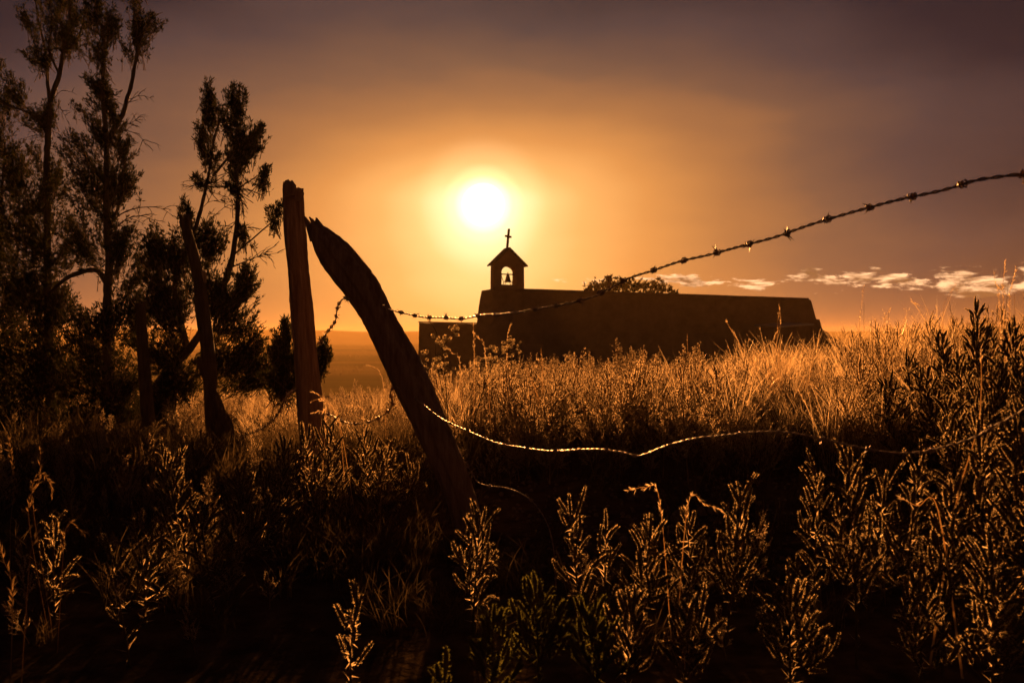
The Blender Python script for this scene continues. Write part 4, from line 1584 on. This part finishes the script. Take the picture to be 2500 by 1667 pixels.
# the two plants with round papery pods
def pod_mesh(seed):
    r = np.random.default_rng(seed)
    b = MB()
    prof = [(0.0012, 0.0), (0.0055, 0.003), (0.0085, 0.009), (0.0082, 0.014), (0.0055, 0.018), (0.0048, 0.0205)]
    b.lathe([(a * r.uniform(0.9, 1.1), z) for a, z in prof], 10, 0)
    a = np.arange(5) / 5 * 6.28 + r.uniform(0, 1)
    p = np.stack([0.0048 * np.cos(a), 0.0048 * np.sin(a), np.full(5, 0.020)], -1)
    b.blades(p, np.stack([np.cos(a), np.sin(a), np.full(5, 0.6)], -1), 0.007, 0.004, 1)
    # short hairs
    k = 18
    a = r.uniform(0, 6.28, k)
    i = r.integers(1, 5, k)
    pr = np.array(prof)
    pp = np.stack([pr[i, 0] * np.cos(a), pr[i, 0] * np.sin(a), pr[i, 1]], -1)
    b.blades(pp, np.stack([np.cos(a), np.sin(a), r.uniform(-0.3, 0.6, k)], -1), 0.0035, 0.0009, 1)
    return b.mesh('seed_pod', [M_pod, M_fuzz], smooth=True)


PODS = [pod_mesh(700 + i) for i in range(4)]


def pod_plant(stems, Y, label, foot, seed):
    r = np.random.default_rng(seed)
    f = Wp(*foot, Y)
    z0 = float(ground_z(f[0], Y))
    root = empty('pod_plant', (f[0], Y, z0))
    b = MB()
    off = np.array([f[0], Y, z0])
    for pts, rad, pods in stems:
        path, L = resample([Wp(px, row, Y + dd) for px, row, dd in pts], 0.02)
        b.tube(path - off, np.linspace(rad, rad * 0.45, len(path)), 5)
        # fine hairs on the stem
        k = int(L / 0.006)
        i = r.integers(0, len(path), k)
        b.blades(path[i] - off, r.normal(0, 1, (k, 3)), 0.007, 0.0009, 1)
        for t, nn in pods:
            p = path[int(t * (len(path) - 1))]
            for q in range(nn):
                d = r.normal(0, 0.7, 3) + np.array([0, 0, 0.25])
                d /= np.linalg.norm(d)
                e = p + d * r.uniform(0.012, 0.034)
                b.tube([p - off, e - off], [0.0009, 0.0008], 3, cap=False)
                o = link('seed_pod', PODS[r.integers(4)], root)
                o.matrix_local = Matrix.Translation(e - off) @ frame_to(d) @ Matrix.Rotation(r.uniform(0, 6.28), 4, 'Z')
                s = r.uniform(0.62, 1.0)
                o.scale = (s, s, s)
    b.build('stem', [M_stem, M_fuzz], root)
    tag(root, label, 'plant', 'plants with papery pods')


pod_plant([([(1100, 1240, 0), (1095, 1060, 0), (1088, 930, 0), (1081, 860, 0), (1074, 835, 0), (1060, 800, 0), (1042, 778, 0)], 0.0034, [(0.86, 5), (0.80, 3)]),
           ([(1080, 845, 0), (1092, 832, 0.02), (1104, 818, 0.03), (1118, 806, 0.05)], 0.0022, [(1.0, 5), (0.7, 3), (0.35, 2)]),
           ([(1090, 1000, 0), (1068, 900, -0.03), (1063, 870, -0.04), (1064, 840, -0.05)], 0.0022, [(1.0, 4), (0.6, 3)]),
           ([(1066, 885, -0.03), (1050, 890, -0.05), (1040, 876, -0.08)], 0.0018, [(1.0, 6), (0.4, 4)]),
           ([(1090, 930, 0), (1085, 905, -0.03), (1094, 897, -0.05)], 0.0016, [(1.0, 4)]),
           ([(1066, 900, -0.03), (1064, 892, 0.06), (1072, 898, 0.08)], 0.0015, [(1.0, 4)]),
           ([(1063, 870, -0.04), (1078, 850, -0.02)], 0.0015, [(1.0, 3)])],
          4.35, 'tall thin stalk with a few round papery pods right of the bent post', (1100, 1240), 801)
pod_plant([([(1130, 1230, 0), (1150, 1070, 0), (1172, 980, 0), (1195, 910, 0), (1220, 865, 0), (1245, 838, 0)], 0.0040, [(1.0, 9), (0.93, 8), (0.86, 8), (0.8, 6)]),
           ([(1195, 910, 0), (1200, 870, 0.04), (1196, 855, 0.08)], 0.0022, [(1.0, 7), (0.5, 6)]),
           ([(1210, 880, 0), (1240, 860, -0.05), (1262, 848, -0.08)], 0.0020, [(1.0, 7), (0.6, 4)]),
           ([(1172, 980, 0), (1168, 910, 0.03), (1160, 890, 0.04)], 0.0020, [(1.0, 8), (0.7, 4)]),
           ([(1180, 950, 0), (1185, 900, -0.05), (1180, 882, -0.08)], 0.0020, [(1.0, 7), (0.6, 5)]),
           ([(1172, 980, 0), (1200, 940, -0.06), (1225, 920, -0.1), (1216, 927, -0.1)], 0.0018, [(1.0, 4)]),
           ([(1165, 1000, 0), (1190, 950, 0.06), (1208, 946, 0.08)], 0.0018, [(1.0, 3)]),
           ([(1180, 950, 0), (1225, 905, 0.05), (1245, 880, 0.08)], 0.0018, [(1.0, 6), (0.6, 5)]),
           ([(1150, 1060, 0), (1150, 960, 0.05), (1146, 915, 0.08)], 0.0018, [(1.0, 6), (0.8, 5)])],
          4.9, 'dense cluster of glowing round papery pods in front of the church corner', (1130, 1230), 802)


# grass stalks that can be told apart
def grass_stalk(pts, Y, label, seedhead=0.35, rad=0.0020, seed=0, group='single grass stalks'):
    r = np.random.default_rng(seed)
    base = [Wp(px, row, Y + dd) for px, row, dd in pts]
    base[0][2] = min(base[0][2], float(ground_z(base[0][0], base[0][1])) + 0.0)
    path, L = resample(base, 0.012)
    root = empty('grass_stalk', path[0])
    b = MB()
    b.tube(path - path[0], np.linspace(rad, rad * 0.3, len(path)), 4)
    dull = pts[0][0] < 200
    b.build('stem', M_stalk if dull else M_straw, root)
    i0 = int(len(path) * (1 - seedhead))
    k = int(L * seedhead / 0.0045) + 6
    i = r.integers(i0, len(path), k)
    tan = np.gradient(path, axis=0)
    d = tan[i] / np.linalg.norm(tan[i], axis=1)[:, None] + r.normal(0, 0.35, (k, 3))
    b = MB()
    b.blades(path[i] - path[0], d, r.uniform(0.010, 0.026, k), 0.0026, diamond=True)
    b.build('seed_head', M_stalk if dull else M_straw, root)
    tag(root, label, 'grass stalk', group)


STALKS = [
    ([(30, 1500, 0), (25, 1300, 0), (35, 1180, 0), (22, 1075, 0)], 2.9, 'tall seeded grass stalk at the far left edge'),
    ([(120, 1480, 0), (70, 1260, 0), (95, 1170, 0), (98, 1100, 0)], 2.8, 'grass stalk with open seed head right of the far left stalk'),
    ([(130, 1500, 0), (80, 1230, 0), (92, 1160, 0), (118, 1170, 0), (128, 1210, 0)], 2.8, 'grass stalk bent over at its tip at the left'),
    ([(40, 1600, 0), (70, 1400, 0), (85, 1320, 0), (90, 1305, 0)], 2.0, 'straight pale stalk in the dark lower left'),
    ([(20, 1640, 0), (30, 1460, 0), (10, 1370, 0), (0, 1340, 0)], 2.1, 'stalk with hanging seeds in the lower left corner'),
    ([(140, 1310, 0), (160, 1298, 0), (190, 1290, 0), (205, 1302, 0)], 2.7, 'nearly level bent grass blade in the lower left'),
    ([(870, 1240, 0), (835, 1060, 0), (815, 1000, 0), (790, 972, 0), (770, 960, 0), (765, 958, 0)], 4.3, 'upper pale grass stalk arching left in front of the upright post'),
    ([(850, 1230, 0), (828, 1030, 0), (808, 990, 0), (780, 975, 0), (760, 980, 0)], 4.3, 'lower pale grass stalk arching left in front of the upright post'),
    ([(900, 1200, 0), (888, 1050, 0), (885, 1000, 0), (868, 992, 0), (850, 990, 0)], 4.4, 'short hooked grass stalk between the two main posts'),
    ([(945, 1150, 0), (938, 960, 0), (928, 910, 0), (912, 896, 0), (898, 892, 0)], 5.4, 'bright grass stalk leaning left beside the bent post'),
    ([(780, 1200, 0), (795, 1020, 0), (790, 1005, 0), (775, 1003, 0), (765, 1008, 0)], 4.3, 'pale stalk nodding low before the upright post foot'),
    ([(2270, 1480, 0), (2330, 1250, 0), (2385, 1050, 0), (2395, 960, 0), (2395, 850, 0)], 2.6, 'long reddish cane slanting up at the right'),
    ([(2350, 1270, 0), (2290, 1245, 0), (2240, 1235, 0), (2200, 1215, 0)], 2.5, 'reddish side cane lying level at the right'),
    ([(1640, 1300, 0), (1610, 1220, 0), (1575, 1190, 0), (1535, 1197, 0)], 2.75, 'hooked dry stalk in front of the stones'),
    ([(1650, 1310, 0), (1680, 1232, 0), (1720, 1230, 0), (1760, 1245, 0), (1775, 1262, 0)], 2.75, 'arched seeded stalk right of the stones'),
    ([(1905, 1000, 0), (1900, 870, 0), (1890, 830, 0), (1905, 790, 0), (1902, 745, 0)], 7.0, 'tallest of the straw stalks before the shed roof'),
    ([(1850, 1000, 0), (1840, 900, 0), (1812, 850, 0), (1773, 784, 0)], 7.0, 'straw stalk leaning left before the church wall'),
    ([(2095, 950, 0), (2098, 800, 0), (2102, 760, 0), (2108, 700, 0)], 6.6, 'tall straw stalk right of the shed slope'),
    ([(2150, 960, 0), (2158, 800, 0), (2165, 770, 0), (2175, 752, 0)], 6.4, 'pale seeded straw stalk near the hooked pipe'),
    ([(2310, 900, 0), (2300, 790, 0), (2270, 760, 0), (2230, 738, 0)], 5.4, 'dark grass blade arching left against the sky'),
    ([(2305, 900, 0), (2303, 780, 0), (2312, 730, 0), (2330, 700, 0)], 5.4, 'dark straight grass blade against the sky left of the pointed weed'),
    ([(2450, 900, 0), (2440, 760, 0), (2430, 690, 0), (2427, 668, 0)], 4.6, 'thin stalk rising above the clouds at the right, left of a taller one'),
    ([(2455, 900, 0), (2450, 760, 0), (2448, 700, 0), (2454, 640, 0)], 4.6, 'highest thin stalk at the right skyline'),
    ([(2460, 900, 0), (2464, 760, 0), (2470, 700, 0), (2481, 655, 0)], 4.6, 'thin stalk leaning right beside the highest skyline stalk'),
    ([(2480, 880, 0), (2478, 760, 0), (2465, 725, 0), (2440, 705, 0)], 4.5, 'curved dark blade crossing the skyline stalks'),
    ([(1240, 960, 0), (1238, 850, 0), (1242, 812, 0), (1246, 795, 0)], 5.6, 'thin bright stalk above the pod cluster'),
    ([(1155, 990, 0), (1158, 880, 0), (1156, 800, 0), (1156, 785, 0)], 5.6, 'straight thin stalk left of the pod cluster before the low wall'),
    ([(1205, 960, 0), (1184, 860, 0), (1172, 830, 0), (1160, 815, 0)], 5.6, 'stalk slanting left from the pod cluster'),
    ([(1130, 960, 0), (1124, 895, 0), (1105, 862, 0), (1090, 848, 0)], 5.4, 'stalk leaning left between the two pod plants'),
]
for i, (pts, Y, lab) in enumerate(STALKS):
    grass_stalk(pts, Y, lab, seed=900 + i, rad=0.0034 if 'cane' in lab else 0.0018, seedhead=0.05 if ('cane' in lab or 'dark' in lab) else 0.35)

# tall loose grass clumps standing above the field on the right


def grass_clump(px, row, Y, n, fan, label, seed, mat):
    r = np.random.default_rng(seed)
    top = Wp(px, row, Y)
    z0 = float(ground_z(top[0], Y))
    H = top[2] - z0
    root = empty('grass_clump', (top[0], Y, z0))
    b, hd = MB(), MB()
    for i in range(n):
        h = H * (1.0 if i == 0 else r.uniform(0.55, 0.97))
        a = r.uniform(0, 6.28)
        ln = fan * h * (0.1 if i == 0 else r.uniform(0.1, 1.0))
        d = np.array([math.cos(a), 0.6 * math.sin(a), 0])
        t = np.linspace(0, 1, 9)[:, None]
        nod = r.uniform(0.0, 0.35) if i else 0.0
        path = r.normal(0, 0.03, 3) * [1, 1, 0] + d * ln * t ** 1.7 + np.array([0, 0, h]) * (t - nod * t ** 3)
        path[:, :2] += np.cumsum(r.normal(0, 0.003, (9, 2)), 0)
        b.tube(path, np.linspace(0.0030, 0.0010, 9), 3, cap=False)
        for q in range(2):
            k = int(r.integers(2, 6))
            v = path[k] - path[k - 1]
            v = v / np.linalg.norm(v) + r.normal(0, 0.4, 3)
            b.blades([path[k]], [v], r.uniform(0.08, 0.2), 0.004)
        if r.uniform() < 0.6:
            k = 16
            u = r.uniform(0.78, 1.0, k)
            pp = np.stack([np.interp(u, t[:, 0], path[:, c]) for c in range(3)], -1)
            hd.blades(pp, (path[-1] - path[-2]) / np.linalg.norm(path[-1] - path[-2]) + r.normal(0, 0.3, (k, 3)), r.uniform(0.008, 0.02, k), 0.0024, diamond=True)
    b.build('stem', mat, root)
    if hd.n:
        hd.build('seed_head', M_straw, root)
    tag(root, label, 'grass', 'tall loose grass clumps on the skyline')


for i, (px, row, Y, n, fan, lab, mat) in enumerate([
        (1900, 765, 7.0, 28, 0.45, 'fan of straw stalks rising before the pale shed roof', M_straw),
        (1960, 835, 6.6, 14, 0.5, 'low loose grass clump in front of the shed wall', M_straw),
        (2105, 740, 6.4, 30, 0.42, 'tall loose grass clump right of the hooked pipe', M_stalk),
        (2165, 755, 6.2, 26, 0.5, 'loose grass clump with seeded tips between the pipe and the dark bush', M_stalk),
        (2240, 775, 5.8, 26, 0.6, 'arching grass clump at the left side of the dark bush', M_stalk),
        (2320, 735, 5.5, 22, 0.6, 'dark grass clump with arching blades left of the pointed weed', M_stalk),
        (2440, 690, 4.9, 24, 0.5, 'tall grass clump crossing the clouds right of the pointed weed', M_stalk),
        (2490, 700, 4.7, 20, 0.5, 'tall grass clump at the right picture edge below the wire', M_stalk),
        (1700, 815, 6.8, 8, 0.4, 'few straw stalks standing before the church wall right of centre', M_straw),
        (1560, 845, 6.4, 7, 0.4, 'few straw stalks before the church wall under the small tree', M_straw),
        (1330, 850, 6.2, 7, 0.45, 'few straw stalks right of the pod cluster before the church wall', M_straw)]):
    grass_clump(px, row, Y, n, fan, lab, 1700 + i, mat)

# ---- stuff: field of weeds, grass, gravel (geometry nodes scatter of small plants)


def baked_weed(seed, H, spread, n, leaves, mats, ll=0.010, lw=0.0034, column=0.6):
    r = np.random.default_rng(seed)
    stem, br, sp = weed_layout(H, spread, n, r, (r.normal(0, 0.05), r.normal(0, 0.05)), 0.2, 1.0, 0.15, column)
    b = MB()
    b.tube(stem[::2], np.linspace(0.004, 0.0015, len(stem[::2])), 4, cap=False)
    for p, rad in br:
        b.tube(p, [rad] * 3, 3, cap=False)
    for q, d, s in sp:
        sb = spike_mesh(int(r.integers(1e6)), L=0.085 * s, leaves=leaves, ll=ll, lw=lw, core=0.0034)
        v, t, m = sb.arrays()
        M = np.array(frame_to(d))[:3, :3]
        b.add(v @ M.T + q, t[m == 0], 0)
        b.add(v @ M.T + q, t[m == 1], 1)
    return b.mesh('field_weed', mats)


def tuft_mesh(seed, n, h0, h1, w, spread, mat, heads=0):
    r = np.random.default_rng(seed)
    b = MB()
    for i in range(n):
        a = r.uniform(0, 6.28)
        base = np.array([r.normal(0, 0.03), r.normal(0, 0.03), -0.01])
        H = r.uniform(h0, h1)
        lean = np.array([math.cos(a), math.sin(a), 0]) * spread * H * r.uniform(0.1, 1.0)
        t = np.linspace(0, 1, 5)[:, None]
        path = base + lean * t ** 1.8 + np.array([0, 0, H]) * (t - 0.22 * (np.linalg.norm(lean) / H) * t ** 2)
        s = np.cross(path[-1] - path[0], r.normal(size=3))
        s /= np.linalg.norm(s)
        ww = (w * np.array([0.8, 1.0, 0.85, 0.55, 0.05]))[:, None] * s / 2
        v = np.concatenate([path - ww, path + ww])
        T = []
        for k in range(4):
            T += [(k, k + 1, 5 + k + 1), (k, 5 + k + 1, 5 + k)]
        b.add(v, T, 0)
        if i < heads:
            k = 14
            u = r.uniform(0.72, 1.0, k)
            pp = np.stack([np.interp(u, t[:, 0], path[:, c]) for c in range(3)], -1)
            b.blades(pp, (path[-1] - path[-2]) * 10 + r.normal(0, 0.35, (k, 3)), r.uniform(0.012, 0.026, k), 0.003, 0, diamond=True)
    return b.mesh('grass_tuft', [mat])


def scatter(name, pts, scale, index, variants, label, tilt=0.12):
    """points with instances of the given meshes, one object of kind stuff"""
    src = bpy.data.collections.new(name + '_variants')
    for i, me in enumerate(variants):
        o = bpy.data.objects.new('%s_%02d' % (name, i), me)
        src.objects.link(o)
    n = len(pts)
    me = bpy.data.meshes.new(name)
    me.vertices.add(n)
    me.vertices.foreach_set('co', np.asarray(pts, np.float32).ravel())
    rot = np.stack([rng.normal(0, tilt, n), rng.normal(0, tilt, n), rng.uniform(0, 6.28, n)], -1).astype(np.float32)
    a = me.attributes.new('rot', 'FLOAT_VECTOR', 'POINT')
    a.data.foreach_set('vector', rot.ravel())
    a = me.attributes.new('size', 'FLOAT', 'POINT')
    a.data.foreach_set('value', np.asarray(scale, np.float32))
    a = me.attributes.new('pick', 'INT', 'POINT')
    a.data.foreach_set('value', np.asarray(index, np.int32))
    o = link(name, me)
    ng = bpy.data.node_groups.new(name, 'GeometryNodeTree')
    ng.interface.new_socket('Geometry', in_out='INPUT', socket_type='NodeSocketGeometry')
    ng.interface.new_socket('Geometry', in_out='OUTPUT', socket_type='NodeSocketGeometry')
    N, L = ng.nodes, ng.links
    gi, go = N.new('NodeGroupInput'), N.new('NodeGroupOutput')
    ci = N.new('GeometryNodeCollectionInfo')
    ci.inputs['Collection'].default_value = src
    ci.inputs['Separate Children'].default_value = True
    ci.inputs['Reset Children'].default_value = True

    def attr(nm, dt):
        q = N.new('GeometryNodeInputNamedAttribute')
        q.data_type = dt
        q.inputs['Name'].default_value = nm
        return q.outputs[0]
    ip = N.new('GeometryNodeInstanceOnPoints')
    ip.inputs['Pick Instance'].default_value = True
    er = N.new('FunctionNodeEulerToRotation')
    L.new(attr('rot', 'FLOAT_VECTOR'), er.inputs[0])
    L.new(gi.outputs[0], ip.inputs['Points'])
    L.new(ci.outputs[0], ip.inputs['Instance'])
    L.new(attr('pick', 'INT'), ip.inputs['Instance Index'])
    L.new(er.outputs[0], ip.inputs['Rotation'])
    L.new(attr('size', 'FLOAT'), ip.inputs['Scale'])
    L.new(ip.outputs[0], go.inputs[0])
    md = o.modifiers.new('scatter', 'NODES')
    md.node_group = ng
    tag(o, label, kind='stuff')
    return o


def sample_area(n, y0, y1, margin=1.2, power=1.0, keep=None):
    y = y0 + (y1 - y0) * rng.uniform(0, 1, n) ** power
    x = rng.uniform(-1, 1, n) * (0.64 * y + margin)
    k = np.ones(n, bool)
    if keep is not None:
        k = keep(x, y)
    x, y = x[k], y[k]
    return np.stack([x, y, ground_z(x, y)], -1)


FW = [baked_weed(1000 + i, 0.40 + 0.03 * i, 0.15, 16 + i, 24, [M_stalk, M_fuzz2], column=(0.5, 0.7, 0.9)[i % 3]) for i in range(6)]
GT = [tuft_mesh(1100 + i, 34, 0.30, 0.62, 0.0042, 0.55, M_straw, heads=8) for i in range(4)]
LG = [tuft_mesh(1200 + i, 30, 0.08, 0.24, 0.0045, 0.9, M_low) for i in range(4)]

hollow = lambda x, y: (x > -0.4) & (x < 2.4) & (y > 3.4) & (y < 5.3)


def keep_field(x, y):
    d = vnoise(x * 1.6, y * 1.6, 71)
    front = 5.0 + 0.25 * vnoise(x * 2, x * 0 + 1, 72) - 0.9 * smoothstep(0.1, 0.9, -x) - 0.7 * smoothstep(1.8, 3.4, x)
    under = (x / y < -0.40) & (y > 5.6) & (rng.uniform(0, 1, len(x)) < 0.85)
    thin = (x / y > -0.34) & (x / y < -0.04) & (rng.uniform(0, 1, len(x)) < 0.45)
    return (y > front) & (d > -0.62) & ~under & ~thin


p1 = sample_area(4300, 4.2, 11.5, keep=keep_field)
top_h = np.interp(p1[:, 0] / p1[:, 1], [-0.6, -0.35, -0.15, 0.0, 0.15, 0.36, 0.42, 0.6], [0.55, 0.60, 0.66, 0.90, 0.95, 0.86, 1.02, 1.1])
top_h = top_h * np.where((p1[:, 0] < -0.1) & (p1[:, 1] < 6.3) & (p1[:, 0] / p1[:, 1] > -0.38), 0.68, 1.0)
scatter('field_weeds', p1, top_h * np.clip(0.72 * np.exp(rng.normal(0, 0.26, len(p1))), 0.4, 1.25), rng.integers(0, 6, len(p1)), FW, 'dense golden field of fuzzy weeds glowing in the low sun on the rise', tilt=0.16)


def keep_grass(x, y):
    d = vnoise(x * 0.9, y * 0.9, 81)
    front = 5.1 - 0.9 * smoothstep(0.5, 2.0, -x) - 0.6 * smoothstep(1.8, 3.4, x)
    right = smoothstep(0.15, 0.33, x / y) * (1 - smoothstep(0.46, 0.56, x / y))
    return (y > front) & (rng.uniform(0, 1, len(x)) < 0.12 + 0.80 * right + 0.2 * d) & ~((x / y < -0.38) & (y > 5.6))


p2 = sample_area(3600, 4.2, 12.5, keep=keep_grass)
gs = np.interp(p2[:, 0] / p2[:, 1], [-0.6, -0.2, 0.1, 0.3, 0.37, 0.43, 0.6], [0.5, 0.5, 0.75, 1.0, 0.80, 1.0, 1.1])
scatter('field_grass', p2, gs * np.clip(0.74 * np.exp(rng.normal(0, 0.30, len(p2))), 0.4, 1.5), rng.integers(0, 4, len(p2)), GT, 'tall dry straw grass standing among the weeds on the rise', tilt=0.1)

p3 = sample_area(2600, 1.2, 6.0, keep=lambda x, y: (y > 2.6 + rng.uniform(0, 0.9, len(x))) & ~(hollow(x, y) & (rng.uniform(0, 1, len(x)) < 0.75)))
pu = sample_area(2600, 4.6, 7.0, keep=lambda x, y: ((x > 0) | (rng.uniform(0, 1, len(x)) < 0.08)) & (y > 5.15 - 0.8 * smoothstep(0.5, 2.0, -x) - 0.6 * smoothstep(1.8, 3.4, x)))
p3 = np.vstack([p3, pu])
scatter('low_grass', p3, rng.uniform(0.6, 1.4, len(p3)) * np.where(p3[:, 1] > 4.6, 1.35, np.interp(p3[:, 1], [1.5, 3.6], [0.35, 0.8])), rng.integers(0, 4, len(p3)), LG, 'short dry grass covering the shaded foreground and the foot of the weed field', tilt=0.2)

p4 = sample_area(90, 2.6, 4.6, keep=lambda x, y: ~hollow(x, y) & (np.abs(x + 0.35) > 0.28 * y * 0.5))
scatter('foreground_weeds', p4, rng.uniform(0.30, 0.62, len(p4)), rng.integers(0, 6, len(p4)), FW, 'low dim weeds scattered over the shaded foreground', tilt=0.2)

p5 = sample_area(5200, 11, 62, margin=6, power=1.3)
scatter('far_grass', p5, rng.uniform(0.6, 1.1, len(p5)) * np.interp(p5[:, 1], [11, 25, 60], [0.6, 0.6, 0.8]) * np.interp(p5[:, 0] / p5[:, 1], [-0.15, 0.05], [0.3, 1.0]), rng.integers(0, 4, len(p5)), GT, 'dry grass running down behind the rise towards the church', tilt=0.12)


# stones on the bare bank
def rock_mesh(seed):
    import bmesh
    r = np.random.default_rng(seed)
    bm = bmesh.new()
    bmesh.ops.create_icosphere(bm, subdivisions=3, radius=1.0)
    pl = r.normal(size=(9, 3))
    pl /= np.linalg.norm(pl, axis=1)[:, None]
    cut = r.uniform(0.55, 0.85, 9)
    for v in bm.verts:
        p = np.array(v.co)
        for a, c in zip(pl, cut):
            h = p @ a
            if h > c:
                p = p - a * (h - c) * 0.9
        p = p * (1 + 0.05 * float(vnoise(np.array(p[0] * 4), np.array(p[1] * 4 + p[2] * 3), seed)))
        v.co = p
    me = bpy.data.meshes.new('rock')
    bm.to_mesh(me)
    bm.free()
    me.materials.append(M_rock)
    return me


ROCKS = [rock_mesh(1300 + i) for i in range(5)]
for i, (px, row, Y, w, h, lab) in enumerate([
        (1665, 1222, 4.35, 0.060, 0.050, 'largest pale stone on the dark bank under the low wire'),
        (1712, 1222, 4.5, 0.036, 0.030, 'stone just right of the largest stone on the bank'),
        (1740, 1216, 4.5, 0.030, 0.026, 'second small stone right of the largest stone'),
        (1780, 1212, 4.6, 0.034, 0.022, 'flat stone farthest right on the bank'),
        (1495, 1238, 4.3, 0.022, 0.020, 'small stone farthest left on the bank'),
        (1525, 1262, 4.0, 0.026, 0.016, 'low flat stone left of the hooked stalk'),
        (1560, 1268, 3.95, 0.030, 0.018, 'flat stone below the hooked stalk'),
        (1600, 1250, 4.05, 0.034, 0.022, 'low broken stone below the largest stone'),
        (1435, 1268, 3.95, 0.024, 0.016, 'small dim stone near the candelabra weed'),
        (1690, 1250, 4.1, 0.028, 0.018, 'small stone under the arched stalk')]):
    p = Wp(px, row, Y)
    o = link('rock', ROCKS[i % 5])
    z = float(ground_z(p[0], Y))
    o.location = (p[0], Y, z + h * 0.35)
    o.scale = (w, w * 0.8, h)
    o.rotation_euler = (0, 0, i * 1.3)
    tag(o, lab, 'stone', 'stones on the bank')

p6 = np.array([(x, y) for x, y in zip(rng.uniform(-0.3, 2.6, 900), rng.uniform(3.5, 5.2, 900))])
p6 = np.column_stack([p6, ground_z(p6[:, 0], p6[:, 1])])
scatter('gravel', p6, rng.uniform(0.004, 0.016, len(p6)), rng.integers(0, 5, len(p6)), ROCKS, 'loose gravel and clods on the bare bank under the low wire', tilt=1.0)

# brush on the valley plain
n = 2600
yy = 230 + 820 * rng.uniform(0, 1, n) ** 1.3
xx = yy * rng.uniform(-0.75, 0.75, n)
k = (vnoise(xx * 0.012, yy * 0.035, 91) > 0.10)
p7 = np.column_stack([xx[k], yy[k], ground_z(xx[k], yy[k])])
scatter('plain_brush', p7, rng.uniform(3.5, 9.0, len(p7)), rng.integers(0, 4, len(p7)), LG, 'low dark brush in loose lines over the hazy valley plain', tilt=0.1)
